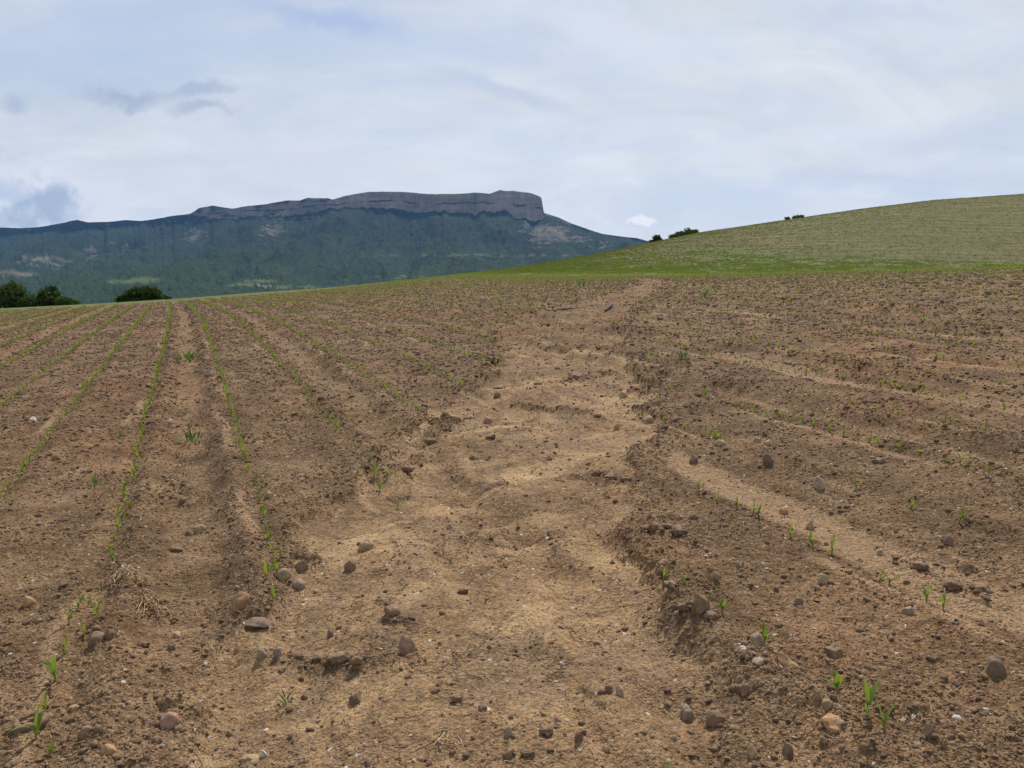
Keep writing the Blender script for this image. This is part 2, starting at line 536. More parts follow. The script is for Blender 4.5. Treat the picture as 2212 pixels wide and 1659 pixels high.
# ------------------------------------------------------------------ materials
def soil_material():
    m, t = material('soil')
    pos = t.n('ShaderNodeNewGeometry').outputs['Position']
    at = t.n('ShaderNodeAttribute', attribute_name='zone_a')
    za = t.n('ShaderNodeSeparateColor', {0: at.outputs['Color']})
    at2 = t.n('ShaderNodeAttribute', attribute_name='zone_b')
    zb = t.n('ShaderNodeSeparateColor', {0: at2.outputs['Color']})
    wash, loose, thin = za.outputs
    hill, strip, far = zb.outputs
    big = t.noise(pos, 0.35, 4, 0.6)
    mid = t.noise(pos, 2.3, 5, 0.6, 0.3)
    fine = t.noise(pos, 24, 4, 0.6)
    # ploughed soil: reddish brown with grey brown patches
    soil = t.ramp(t.math('ADD', t.math('MULTIPLY', mid, 0.6), t.math('MULTIPLY', fine, 0.4)),
                  [(0.32, (0.074, 0.042, 0.021)), (0.5, (0.160, 0.097, 0.051)), (0.67, (0.280, 0.180, 0.098))])
    soil = t.mix(t.step(big, 0.48, 0.68), soil, t.mix(1.0, soil, (1.08, 0.93, 0.86), 'MULTIPLY'))
    # washed crust
    cr = t.ramp(t.math('ADD', t.math('MULTIPLY', t.noise(pos, 3.1, 5, 0.6, 0.8), 0.7), t.math('MULTIPLY', fine, 0.3)),
                [(0.30, (0.125, 0.072, 0.036)), (0.48, (0.242, 0.149, 0.077)), (0.72, (0.368, 0.240, 0.124))])
    grit = t.mix(0.6, cr, (0.13, 0.095, 0.068))
    flowv = t.n('ShaderNodeMapping', {'Vector': pos, 'Rotation': (0, 0, -0.5), 'Scale': (3.0, 0.9, 1)}).outputs[0]
    gm = t.step(t.noise(flowv, 1.3, 4, 0.6, 1.2), 0.50, 0.57)
    cr = t.mix(t.math('MULTIPLY', gm, 0.75), cr, grit)
    ochre = t.step(t.noise(pos, 1.4, 4, 0.55, 0.5), 0.55, 0.60)
    cr = t.mix(t.math('MULTIPLY', ochre, 0.55), cr, (0.375, 0.250, 0.128))
    rag = t.math('ADD', wash, t.math('MULTIPLY', t.math('SUBTRACT', t.noise(pos, 3.5, 6, 0.72), 0.5), 1.7))
    mk = t.math('MULTIPLY', t.step(rag, 0.35, 0.85), t.n('ShaderNodeMapRange', {0: t.noise(pos, 0.9, 5, 0.65), 1: 0.38, 2: 0.60, 3: 0.35, 4: 1.0}).outputs[0])
    c = t.mix(mk, soil, cr)
    rag2 = t.math('ADD', thin, t.math('MULTIPLY', t.math('SUBTRACT', t.noise(pos, 9, 4, 0.7), 0.5), 1.1))
    c = t.mix(t.math('MULTIPLY', t.step(rag2, 0.3, 0.95), 0.8), c, (0.300, 0.192, 0.108))
    # grains and tiny stones
    vo = t.n('ShaderNodeTexVoronoi', {'Vector': pos, 'Scale': 120.0, 'Randomness': 1.0}, feature='F1')
    vs = t.n('ShaderNodeSeparateColor', {0: vo.outputs['Color']})
    gr = t.n('ShaderNodeMapRange', {0: vs.outputs[0], 1: 0.0, 2: 1.0, 3: 0.62, 4: 1.38}).outputs[0]
    c = t.mix(1.0, c, t.n('ShaderNodeCombineColor', {0: gr, 1: gr, 2: gr}).outputs[0], 'MULTIPLY')
    vo2 = t.n('ShaderNodeTexVoronoi', {'Vector': pos, 'Scale': 38.0, 'Randomness': 1.0}, feature='F1')
    v2 = t.n('ShaderNodeSeparateColor', {0: vo2.outputs['Color']})
    peb = t.math('MULTIPLY', t.math('GREATER_THAN', v2.outputs[1], 0.86), t.math('LESS_THAN', vo2.outputs['Distance'], 0.33))
    pc = t.ramp(v2.outputs[0], [(0.0, (0.12, 0.09, 0.085)), (0.45, (0.26, 0.15, 0.11)), (0.8, (0.33, 0.27, 0.22)), (1.0, (0.6, 0.55, 0.5))])
    c = t.mix(t.math('MULTIPLY', peb, 0.8), c, pc)
    # the sprouted hill beyond
    hp = t.n('ShaderNodeMapping', {'Vector': pos, 'Rotation': (0, 0, 0.06), 'Scale': (0.05, 0.9, 0.9)}).outputs[0]
    lines = t.noise(hp, 1.0, 4, 0.6, 0.1)
    hn = t.noise(pos, 0.9, 6, 0.75)
    hb = t.noise(pos, 0.035, 4, 0.6)
    hcol = t.ramp(t.math('ADD', t.math('MULTIPLY', hn, 0.55), t.math('MULTIPLY', lines, 0.45)),
                  [(0.36, (0.058, 0.060, 0.022)), (0.5, (0.108, 0.100, 0.040)), (0.62, (0.190, 0.150, 0.074))])
    hcol = t.mix(t.math('MULTIPLY', t.step(hb, 0.45, 0.65), 0.5), hcol, (0.095, 0.105, 0.034))
    gcol = t.ramp(t.noise(pos, 0.8, 6, 0.7), [(0.35, (0.060, 0.092, 0.024)), (0.5, (0.105, 0.135, 0.038)), (0.65, (0.165, 0.165, 0.062))])
    hcol = t.mix(strip, hcol, gcol)
    tl = t.n('ShaderNodeTexWave', {'Vector': t.n('ShaderNodeMapping', {'Vector': pos, 'Rotation': (0, 0, 0.10)}).outputs[0], 'Scale': 0.075, 'Distortion': 3.0, 'Detail': 3.0, 'Detail Scale': 0.25}, wave_type='BANDS', bands_direction='Y').outputs[1]
    hcol = t.mix(t.math('MULTIPLY', t.step(tl, 0.78, 0.95), 0.35), hcol, (0.20, 0.135, 0.075))
    c = t.mix(hill, c, hcol)
    # valley fields far below
    vf = t.n('ShaderNodeTexVoronoi', {'Vector': pos, 'Scale': 0.006}, feature='F1')
    vfc = t.n('ShaderNodeSeparateColor', {0: vf.outputs['Color']})
    fcol = t.ramp(vfc.outputs[0], [(0.0, (0.04, 0.07, 0.025)), (0.5, (0.08, 0.12, 0.04)), (0.85, (0.16, 0.17, 0.07)), (1.0, (0.24, 0.19, 0.10))])
    c = t.mix(far, c, fcol)
    # drying cracks in the crust
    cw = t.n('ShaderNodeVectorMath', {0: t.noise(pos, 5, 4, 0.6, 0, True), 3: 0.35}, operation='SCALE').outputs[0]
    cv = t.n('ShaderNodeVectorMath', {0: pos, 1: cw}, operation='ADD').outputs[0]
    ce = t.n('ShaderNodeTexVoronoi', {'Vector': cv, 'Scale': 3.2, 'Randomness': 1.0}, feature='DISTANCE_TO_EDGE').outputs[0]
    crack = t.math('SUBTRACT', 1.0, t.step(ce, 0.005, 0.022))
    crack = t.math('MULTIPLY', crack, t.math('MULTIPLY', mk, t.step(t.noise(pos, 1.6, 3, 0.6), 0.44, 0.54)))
    c = t.mix(t.math('MULTIPLY', crack, 0.6), c, (0.07, 0.042, 0.025))  # darkens the crack lines in colour, standing for shade down inside them
    # relief
    near = t.math('SUBTRACT', 1.0, hill)
    rgh = t.math('SUBTRACT', 1.0, t.math('MULTIPLY', t.math('MULTIPLY', mk, t.math('ADD', 0.45, t.math('MULTIPLY', ochre, 0.4))), 1.0))
    b1 = t.math('MULTIPLY', t.noise(pos, 55, 4, 0.65), 0.012)
    b2 = t.math('MULTIPLY', t.noise(pos, 14, 4, 0.65), 0.034)
    b3 = t.math('MULTIPLY', t.math('SUBTRACT', 0.6, vo.outputs['Distance']), 0.005)
    b4 = t.math('MULTIPLY', t.math('SUBTRACT', 0.5, t.math('MINIMUM', vo2.outputs['Distance'], 0.5)), 0.011)
    hgt = t.math('MULTIPLY', t.math('ADD', t.math('ADD', b1, b2), t.math('ADD', b3, b4)), rgh)
    hgt = t.math('SUBTRACT', hgt, t.math('MULTIPLY', crack, 0.012))
    hgt = t.math('ADD', hgt, t.math('MULTIPLY', hill, t.math('MULTIPLY', hn, 0.16)))
    nrm = t.n('ShaderNodeBump', {'Strength': 1.0, 'Distance': 1.0, 'Height': hgt}).outputs[0]
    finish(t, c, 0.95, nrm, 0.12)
    return m


def stone_material(name, tint=True, lo=(0.16, 0.10, 0.07), hi=(0.30, 0.21, 0.15), dirt=0.45, rough=0.8, pale=True):
    m, t = material(name)
    oi = t.n('ShaderNodeObjectInfo')
    tc = t.n('ShaderNodeTexCoord').outputs['Object']
    pos = t.n('ShaderNodeNewGeometry').outputs['Position']
    nrm = t.n('ShaderNodeNewGeometry').outputs['Normal']
    if tint:
        base_c = oi.outputs['Color']
    else:
        base_c = t.ramp(oi.outputs['Random'], [(0.0, lo), (0.45, tuple((a + b) / 2 for a, b in zip(lo, hi))), (0.8, hi), (0.975, (hi[0] * 1.1, hi[1] * 1.15, hi[2] * 1.2)), (1.0, (0.40, 0.34, 0.27) if pale else hi)])
    n_ = t.noise(pos, 60, 5, 0.65)
    f = t.n('ShaderNodeMapRange', {0: n_, 1: 0.3, 2: 0.7, 3: 0.7, 4: 1.3}).outputs[0]
    c = t.mix(1.0, base_c, t.n('ShaderNodeCombineColor', {0: f, 1: f, 2: f}).outputs[0], 'MULTIPLY')
    dm = t.step(t.noise(pos, 22, 4, 0.6), 0.48, 0.62)
    c = t.mix(t.math('MULTIPLY', dm, dirt), c, (0.185, 0.117, 0.068))
    bmp = t.n('ShaderNodeBump', {'Strength': 0.8, 'Distance': 0.004, 'Height': t.noise(pos, 110, 4, 0.6)}).outputs[0]
    finish(t, c, rough, bmp, 0.25)
    return m


def leaf_material(name, a, b, trans=0.45):
    m, t = material(name)
    oi = t.n('ShaderNodeObjectInfo')
    pos = t.n('ShaderNodeNewGeometry').outputs['Position']
    f = t.math('ADD', t.math('MULTIPLY', oi.outputs['Random'], 0.6), t.math('MULTIPLY', t.noise(pos, 30, 2, 0.5), 0.4))
    c = t.mix(f, a, b)
    d = t.n('ShaderNodeBsdfPrincipled', {'Base Color': c, 'Roughness': 0.75, 'Specular IOR Level': 0.12})
    tr = t.n('ShaderNodeBsdfTranslucent', {'Color': t.mix(1.0, c, (1.5, 1.6, 0.7), 'MULTIPLY')})
    mx = t.n('ShaderNodeMixShader', {0: trans, 1: d.outputs[0], 2: tr.outputs[0]})
    t.n('ShaderNodeOutputMaterial', {'Surface': mx.outputs[0]})
    return m


def plain(name, a, b, scale=8.0, rough=0.9):
    m, t = material(name)
    pos = t.n('ShaderNodeNewGeometry').outputs['Position']
    c = t.mix(t.step(t.noise(pos, scale, 4, 0.6), 0.35, 0.65), a, b)
    finish(t, c, rough)
    return m


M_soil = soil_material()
M_stone = stone_material('stone')
M_gravel = stone_material('gravel_stone', False, (0.14, 0.088, 0.065), (0.27, 0.185, 0.125), 0.45)
M_clod = stone_material('soil_clod', False, (0.115, 0.068, 0.040), (0.205, 0.129, 0.076), 0.5, 0.95, False)
M_maize = leaf_material('maize_leaf', (0.105, 0.175, 0.030), (0.20, 0.225, 0.045), 0.42)
M_stem = leaf_material('maize_stem', (0.20, 0.26, 0.07), (0.30, 0.24, 0.10), 0.2)
M_weed = leaf_material('weed_leaf', (0.05, 0.10, 0.03), (0.09, 0.15, 0.05), 0.3)
M_grass = leaf_material('grass_blade', (0.090, 0.135, 0.030), (0.150, 0.175, 0.050), 0.4)
M_hillg = leaf_material('sprout_blade', (0.07, 0.095, 0.022), (0.13, 0.135, 0.045), 0.3)
M_straw = plain('dry_straw', (0.34, 0.22, 0.11), (0.55, 0.40, 0.24), 40)
M_root = plain('dry_root', (0.30, 0.18, 0.09), (0.55, 0.39, 0.24), 30)
M_bark = plain('bark', (0.06, 0.045, 0.03), (0.12, 0.09, 0.06), 6)
M_tree = leaf_material('tree_leaf', (0.022, 0.042, 0.012), (0.060, 0.088, 0.024), 0.25)
M_tree2 = leaf_material('shrub_leaf', (0.03, 0.055, 0.012), (0.075, 0.105, 0.025), 0.25)

# ------------------------------------------------------------------ ground sheet
front = np.linspace(-37 * D2R, 37 * D2R, 1230)
rest = np.linspace(37 * D2R, 323 * D2R, 100)[1:-1]
phis = np.concatenate([front, rest])
rs = [0.25, 0.6, 1.0, 1.4, 1.7, 1.95]
d = 2.1
while d < 120:
    rs.append(d)
    d += min(max(d * d / (F * 1.5) * 0.95, 0.0048), 0.10 + d * 0.010)
while d < 11500:
    rs.append(d)
    d *= 1.03
rs = np.array(rs)
nr, nc = len(rs), len(phis)
R_, PH = np.meshgrid(rs, phis, indexing='ij')
GX, GY = (R_ * np.sin(PH)).ravel(), (R_ * np.cos(PH)).ravel()
ZN = zones(GX, GY)
GZ = ground_base(GX, GY) + detail(GX, GY, ZN) * (1 - sstep(ZN['D'], 90, 200))
GZ += fbm(GX / 260, GY / 260, 3, 90) * 12 * sstep(ZN['D'], 500, 1200)
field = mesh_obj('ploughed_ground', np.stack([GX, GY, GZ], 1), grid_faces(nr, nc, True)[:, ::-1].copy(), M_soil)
tag(field, kind='structure')
PHf = np.arctan2(GX, GY)
bd = border_dist(PHf)
Dg = ZN['D']
hillm = sstep(Dg + fbm(GX * 0.15, GY * 0.15, 3, 91) * 2.0, bd * 0.985, bd * 1.03)
hillm = np.where(np.abs(PHf) > 60 * D2R, sstep(Dg, 150, 170), hillm)
xi_ = img_t(PHf)
sw = np.interp(xi_, [900, 1100, 1400, 1700, 2300, 3000], [60, 48, 42, 34, 30, 30])
stripm = hillm * (1 - sstep(Dg + fbm(GX * 0.05, GY * 0.12, 4, 92) * 26, bd + sw * 0.2, bd + sw * 1.5))
stripm *= 0.75 + 0.25 * sstep(fbm(GX * 0.08, GY * 0.3, 3, 93), -0.3, 0.2)
farm = sstep(Dg, 420, 700)
sm = np.clip(np.maximum.reduce([ZN['track'] * 0.55, ZN['rill'] * 1.2, ZN['thin'] * 0.9, ZN['flats'] * 0.62, 0.5 * sstep(ZN['D'] + fbm(GX * 1.2, GY * 1.2, 3, 96) * 2.5, 6.0, 2.6)]), 0, 1)
vattr(field.data, 'zone_a', np.stack([ZN['wash'] * (1 - 0.9 * ridge_mask(GX, GY)) * (1 - 0.62 * sstep(GY + fbm(GX * 0.5, GY * 0.3, 3, 95) * 5, 6.5, 15)), ZN['edge'], sm], 1))
vattr(field.data, 'zone_b', np.stack([hillm, stripm, farm], 1))

# ------------------------------------------------------------------ mountain
RIDGE = [(-900, 470), (-500, 488), (-200, 480), (0, 493), (55, 495), (101, 493), (138, 485.5), (184, 478), (205, 483), (245, 482), (285, 478), (316, 480), (368, 473), (392, 469), (420, 465), (441, 453),
         (472, 448), (496, 452), (512, 454), (536, 450), (582, 445), (628, 437), (659, 438), (673, 432), (717, 433), (728, 436), (754, 427), (802, 418.6), (864, 419), (945, 425), (1026, 421), (1059, 423),
         (1081, 415), (1091, 418), (1111, 417), (1144, 421), (1159, 427), (1168, 431), (1174, 463), (1203, 472), (1232, 485), (1269, 498), (1298, 507), (1342, 513), (1372, 516), (1394, 522), (1440, 535), (1560, 560), (1760, 600), (2100, 640)]
CBASE = [(-900, 490), (0, 512), (200, 498), (380, 486), (441, 476), (520, 474), (600, 470), (681, 466), (736, 452), (809, 453), (864, 455), (901, 463), (960, 460), (1030, 465), (1067, 459), (1096, 460), (1114, 474),
         (1150, 480), (1172, 477), (1180, 470), (1203, 478), (1232, 490), (1269, 502), (1394, 526), (1440, 538), (1560, 563), (1760, 603), (2100, 643)]
ridge = np.array(RIDGE)
cbase = np.array(CBASE)
cols = np.concatenate([np.linspace(-900, -20, 120)[:-1], np.linspace(-20, 1500, 1150), np.linspace(1500, 2100, 60)[1:]])
NPAR = 300
tt = (cols * P - 512) / F
rtop = np.interp(cols, ridge[:, 0], ridge[:, 1]) * P
rbase = np.maximum((np.interp(cols, cbase[:, 0], cbase[:, 1]) + fbm(cols / 22.0, cols * 0, 4, 115) * 9) * P, rtop + 1.0)
Yr = np.interp(cols, [-900, 0, 440, 730, 1100, 1172, 1178, 1400, 2100], [6900, 6500, 6000, 5500, 5300, 5480, 5500, 5200, 4600])
ztop = EYE + (HR - rtop) / F * Yr
Yb = Yr - np.maximum(rbase - rtop, 0) / F * Yr * 0.18 - 12
zbase = EYE + (HR - rbase) / F * Yb
cliffH = ztop - zbase
f_talus, f_cliff = 0.74, 0.90
pp = np.linspace(0, 1, NPAR)
VX, VY, VZ, RK = [], [], [], []
PX = cols[:, None] * np.ones(NPAR)[None]
T2 = tt[:, None] * np.ones(NPAR)[None]
Yv = np.zeros_like(PX)
Zv = np.zeros_like(PX)
rock = np.zeros_like(PX)
toe_y, toe_z = 1250.0, -125.0
mid_y = 3300.0
mid_z = np.interp(cols, [-900, 0, 600, 1000, 1400, 2100], [-50, -45, -20, 5, -20, -80])
for i, p_ in enumerate(pp):
    if p_ < 0.30:
        q = p_ / 0.30
        Yv[:, i] = toe_y + (mid_y - toe_y) * q
        Zv[:, i] = toe_z + (mid_z - toe_z) * q ** 1.3
    elif p_ < f_talus:
        q = (p_ - 0.30) / (f_talus - 0.30)
        Yv[:, i] = mid_y + (Yb - mid_y) * q
        Zv[:, i] = mid_z + (zbase - mid_z) * (0.25 * q + 0.75 * q ** 1.9)
    elif p_ < f_cliff:
        q = (p_ - f_talus) / (f_cliff - f_talus)
        Yv[:, i] = Yb + (Yr - Yb) * q
        Zv[:, i] = zbase + (ztop - zbase) * q
        rock[:, i] = 1
    else:
        q = (p_ - f_cliff) / (1 - f_cliff)
        Yv[:, i] = Yr + 2200 * q
        Zv[:, i] = ztop - 10 * q - 330 * q ** 2
Xv = T2 * Yv
low_ = np.clip(1 - np.abs(pp - 0.45) / 0.35, 0, 1)[None]
below_c = (pp < f_talus)[None]
tal = np.clip((f_talus - pp) / 0.1, 0, 1)[None]
# spurs and gullies running down the slope
spur = fbm(Xv / 420 + Yv / 5000, Yv / 2600, 4, 101)
spur2 = fbm(Xv / 150 + Yv / 1100, Yv / 420, 4, 102)
Zv += below_c * tal * (spur * 170 + spur2 * 60) * np.clip((Yv - 2000) / 1500, 0, 1)
Zv += below_c * tal * fbm(Xv / 600, Yv / 420, 3, 107) * 30
# canopy roughness
can = _hash(np.floor(Xv / 9), np.floor(Yv / 14 + Zv / 9), 103) - 0.5
fn = fbm(Xv / 28, Yv / 40 + Zv / 30, 3, 104)
wood = np.where(rock > 0.5, 0, 1.0)
wood = np.where((pp > f_cliff)[None] * np.ones_like(PX) > 0, 0.5, wood)
Zv += wood * (can * 6 + fn * 13)
# cliff: buttresses, flutes, ledges
hq = np.clip((pp - f_talus) / (f_cliff - f_talus), 0, 1)[None]
ch = cliffH[:, None]
cl = rock * np.clip(ch / 60, 0.1, 1)
butt = fbm(Xv / 170, Zv / 900, 3, 105)
flute = fbm(Xv / 38, Zv / 420, 4, 106)
Yv = Yv + cl * (-butt * 55 - np.abs(flute) * 22 - fbm(Xv / 12, Zv / 60, 3, 113) * 8)
ledge = sstep(np.abs(hq - 0.45 - 0.22 * perlin(Xv / 400, Xv * 0, 108)), 0.05, 0.0) * sstep(perlin(Xv / 150, Xv * 0 + 4, 114), -0.2, 0.2)
Yv += rock * ledge * 26 * np.clip(ch / 60, 0, 1)
rw = np.interp(cols, [-900, 410, 450, 720, 760, 1180, 1260, 2100], [0.10, 0.15, 0.62, 0.72, 1.0, 1.0, 0.2, 0.1])[:, None]
ROCKM = rock * sstep(rw + fbm(Xv / 110, Zv / 45, 5, 109, 0.6) * 1.0 - 0.30 * np.abs(hq - 0.5), 0.22, 0.60) * (0.35 + 0.65 * rw)
ROCKM = ROCKM * (1 - 0.75 * ledge)
# scree and bare rock patches lower down
pxs = PX / 1.0
rowimg = (HR - (Zv - EYE) / Yv * F) / P


def spot(x, y, wx, wy, k=1.0):
    q_ = ((pxs - x) / wx) ** 2 + ((rowimg - y) / wy) ** 2
    return np.clip(1.2 - q_, 0, 1) * k


scr = np.maximum.reduce([spot(1185, 505, 50, 24, 0.9), spot(1225, 518, 60, 10, 0.7), spot(1165, 515, 30, 25, 0.6), spot(595, 500, 40, 22, 0.6), spot(430, 510, 32, 24, 0.6), spot(270, 535, 40, 14, 0.4),
                         spot(200, 545, 35, 22, 0.45), spot(110, 565, 75, 20, 0.65), spot(40, 592, 60, 10, 0.7), spot(1000, 552, 330, 5, 0.5), spot(1290, 530, 60, 12, 0.4), spot(1130, 495, 25, 20, 0.5),
                         spot(445, 470, 30, 10, 0.5), spot(125, 500, 22, 9, 0.3), spot(620, 470, 120, 10, 0.5)])
tex = fbm(Xv / 60, Zv / 35 + Yv / 90, 4, 110)
SCREE = np.clip(sstep(scr + tex * 0.9, 0.42, 0.8), 0, 1) * (pp < f_talus)[None]
ROCKM = np.maximum(ROCKM, SCREE * 0.45)
mead = np.maximum.reduce([spot(315, 604, 45, 7), spot(280, 608, 70, 5, 0.8), spot(560, 606, 60, 4, 0.7), spot(520, 614, 60, 4, 0.8), spot(640, 620, 90, 4, 0.6), spot(860, 598, 120, 6, 0.5), spot(600, 590, 40, 4, 0.5)])
MEAD = sstep(mead + fbm(Xv / 80, Yv / 60, 3, 111) * 0.7, 0.45, 0.75)
LOWG = np.clip(sstep(rowimg + fbm(Xv / 350, Yv / 500, 3, 112) * 45, 500, 595), 0, 1)


def mountain_material():
    m, t = material('mountain')
    pos = t.n('ShaderNodeNewGeometry').outputs['Position']
    at = t.n('ShaderNodeAttribute', attribute_name='cover')
    z = t.n('ShaderNodeSeparateColor', {0: at.outputs['Color']})
    n_ = t.noise(pos, 0.05, 6, 0.75)
    b_ = t.noise(pos, 0.004, 5, 0.6)
    wood_c = t.ramp(n_, [(0.33, (0.005, 0.010, 0.006)), (0.5, (0.011, 0.021, 0.010)), (0.66, (0.028, 0.044, 0.018))])  # woods darkened in colour in place of a cloud shadow on the mountain
    wood_c = t.mix(t.math('MULTIPLY', t.step(b_, 0.45, 0.6), 0.4), wood_c, (0.030, 0.048, 0.018))
    lowc = t.ramp(n_, [(0.33, (0.009, 0.020, 0.008)), (0.5, (0.022, 0.041, 0.013)), (0.68, (0.048, 0.072, 0.022))])
    c = t.mix(z.outputs[2], wood_c, lowc)
    c = t.mix(z.outputs[1], c, (0.10, 0.125, 0.04))
    st = t.n('ShaderNodeMapping', {'Vector': pos, 'Scale': (1.0, 0.3, 0.22)}).outputs[0]
    ly = t.n('ShaderNodeMapping', {'Vector': pos, 'Scale': (0.08, 0.1, 1.0)}).outputs[0]
    rk = t.math('ADD', t.math('ADD', t.math('MULTIPLY', t.noise(st, 0.025, 5, 0.65), 0.30), t.math('MULTIPLY', t.noise(ly, 0.05, 4, 0.6), 0.28)), t.math('MULTIPLY', t.noise(pos, 0.008, 6, 0.7), 0.42))
    rc = t.ramp(rk, [(0.36, (0.12, 0.112, 0.102)), (0.48, (0.22, 0.19, 0.162)), (0.6, (0.36, 0.28, 0.225)), (0.7, (0.42, 0.35, 0.29))])
    c = t.mix(z.outputs[0], c, rc)
    bmp = t.n('ShaderNodeBump', {'Strength': 1.0, 'Distance': 6.0, 'Height': n_}).outputs[0]
    finish(t, c, 0.95, bmp, 0.05)
    return m


mverts = np.stack([Xv.ravel(), Yv.ravel(), Zv.ravel()], 1)
mnt = mesh_obj('mountain', mverts, grid_faces(len(cols), NPAR), mountain_material())
tag(mnt, kind='structure')
vattr(mnt.data, 'cover', np.stack([ROCKM.ravel(), MEAD.ravel(), LOWG.ravel()], 1))

# ------------------------------------------------------------------ haze
hz_v = [(x, y, z) for x in (-11800, 11800) for y in (-11800, 11800) for z in (-160, 1100)]
hz_f = [(0, 1, 3, 2), (4, 6, 7, 5), (0, 4, 5, 1), (2, 3, 7, 6), (0, 2, 6, 4), (1, 5, 7, 3)]
hm, ht = material('haze_air')
pv = ht.n('ShaderNodeVolumePrincipled', {'Color': (0.22, 0.46, 0.95, 1), 'Density': 2.6e-5, 'Anisotropy': 0.2})
ht.n('ShaderNodeOutputMaterial', {'Volume': pv.outputs[0]})
haze = mesh_obj('haze', hz_v, hz_f, hm, smooth=False)
tag(haze, 'thin blue haze in the air before the mountain', kind='stuff')


# ------------------------------------------------------------------ scatter (uncountable litter)
def scatter(name, pts, rots, scales, idx, sources, label, seedcat='gravel'):
    src = bpy.data.collections.new(name + '_shapes')
    for k, s_ in enumerate(sources):
        s_.name = '%s_shape_%02d' % (name, k)
        src.objects.link(s_)
    me = bpy.data.meshes.new(name)
    me.vertices.add(len(pts))
    me.vertices.foreach_set('co', np.asarray(pts, np.float32).ravel())
    a = me.attributes.new('rot', 'FLOAT_VECTOR', 'POINT')
    a.data.foreach_set('vector', np.asarray(rots, np.float32).ravel())
    a = me.attributes.new('scl', 'FLOAT_VECTOR', 'POINT')
    a.data.foreach_set('vector', np.asarray(scales, np.float32).ravel())
    a = me.attributes.new('pick', 'INT', 'POINT')
    a.data.foreach_set('value', np.asarray(idx, np.int32))
    me.update()
    o = bpy.data.objects.new(name, me)
    COL.objects.link(o)
    g = bpy.data.node_groups.new(name + '_scatter', 'GeometryNodeTree')
    g.interface.new_socket('Geometry', in_out='INPUT', socket_type='NodeSocketGeometry')
    g.interface.new_socket('Geometry', in_out='OUTPUT', socket_type='NodeSocketGeometry')
    N, L = g.nodes, g.links
    gi, go = N.new('NodeGroupInput'), N.new('NodeGroupOutput')
    ci = N.new('GeometryNodeCollectionInfo')
    ci.inputs['Collection'].default_value = src
    ci.inputs['Separate Children'].default_value = True
    ci.inputs['Reset Children'].default_value = True
    ip = N.new('GeometryNodeInstanceOnPoints')
    ip.inputs['Pick Instance'].default_value = True

    def named(nm, ty):
        q_ = N.new('GeometryNodeInputNamedAttribute')
        q_.data_type = ty
        q_.inputs['Name'].default_value = nm
        return q_.outputs[0]
    L.new(gi.outputs[0], ip.inputs['Points'])
    L.new(ci.outputs[0], ip.inputs['Instance'])
    L.new(named('pick', 'INT'), ip.inputs['Instance Index'])
    L.new(named('rot', 'FLOAT_VECTOR'), ip.inputs['Rotation'])
    L.new(named('scl', 'FLOAT_VECTOR'), ip.inputs['Scale'])
    L.new(ip.outputs[0], go.inputs[0])
    md = o.modifiers.new('scatter', 'NODES')
    md.node_group = g
    tag(o, label, kind='stuff')
    return o


def ico(sub):
    import bmesh
    bm = bmesh.new()
    bmesh.ops.create_icosphere(bm, subdivisions=sub, radius=1.0)
    v = np.array([x.co[:] for x in bm.verts])
    f = np.array([[q.index for q in x.verts] for x in bm.faces])
    bm.free()
    return v, f


ICO = {k: ico(k) for k in (1, 2, 3, 4)}


def rock_verts(v, seed, angular=0.5, rough=0.1, dims=(1, 1, 1)):
    """round pebble cut by random planes when angular, plus surface noise"""
    rg = np.random.default_rng(seed)
    v = v.copy()
    n_cut = int(4 + angular * 10)
    for _ in range(n_cut):
        n_ = rg.normal(size=3)
        n_ /= np.linalg.norm(n_)
        off = 1 - angular * rg.uniform(0.15, 0.62)
        dd = v @ n_
        v = v - np.outer(np.maximum(dd - off, 0), n_)
    nn = perlin(v[:, 0] * 1.3 + seed, v[:, 1] * 1.3 + v[:, 2] * 0.9, seed) * rough * 1.6
    nn += perlin(v[:, 0] * 4 + seed + v[:, 2] * 2, v[:, 1] * 4 - v[:, 2] * 3, seed + 3) * rough * 0.6
    v = v * (1 + nn)[:, None]
    return v * np.array(dims)


def clod_verts(v, seed):
    rg = np.random.default_rng(seed)
    nn = perlin(v[:, 0] * 1.6 + seed * 3.1 + v[:, 2], v[:, 1] * 1.6 + v[:, 2] * 1.2, seed) * 0.5 + perlin(v[:, 0] * 4 + seed, v[:, 1] * 4 + v[:, 2] * 4, seed + 1) * 0.3
    return v * (1 + nn)[:, None] * rg.uniform(0.7, 1.1, 3)


def src_obj(name, v, f, mat, smooth=False):
    return mesh_obj(name, v, f, mat, smooth=smooth, link=False)


def near_points(n, dmin=2.0, dmax=30.0, gamma=1.0):
    """points that thin out with distance, over the field in front of the camera"""
    u = RNG.random(n)
    # density falls as 1/d^(1+gamma) per area
    e = 1 - gamma
    D = (dmin ** e + u * (dmax ** e - dmin ** e)) ** (1 / e) if abs(e) > 1e-6 else dmin * (dmax / dmin) ** u
    ph = RNG.uniform(-38 * D2R, 38 * D2R, n)
    return D * np.sin(ph), D * np.cos(ph)


def in_field(X, Y, m=0.985):
    return np.hypot(X, Y) < border_dist(np.arctan2(X, Y)) * m


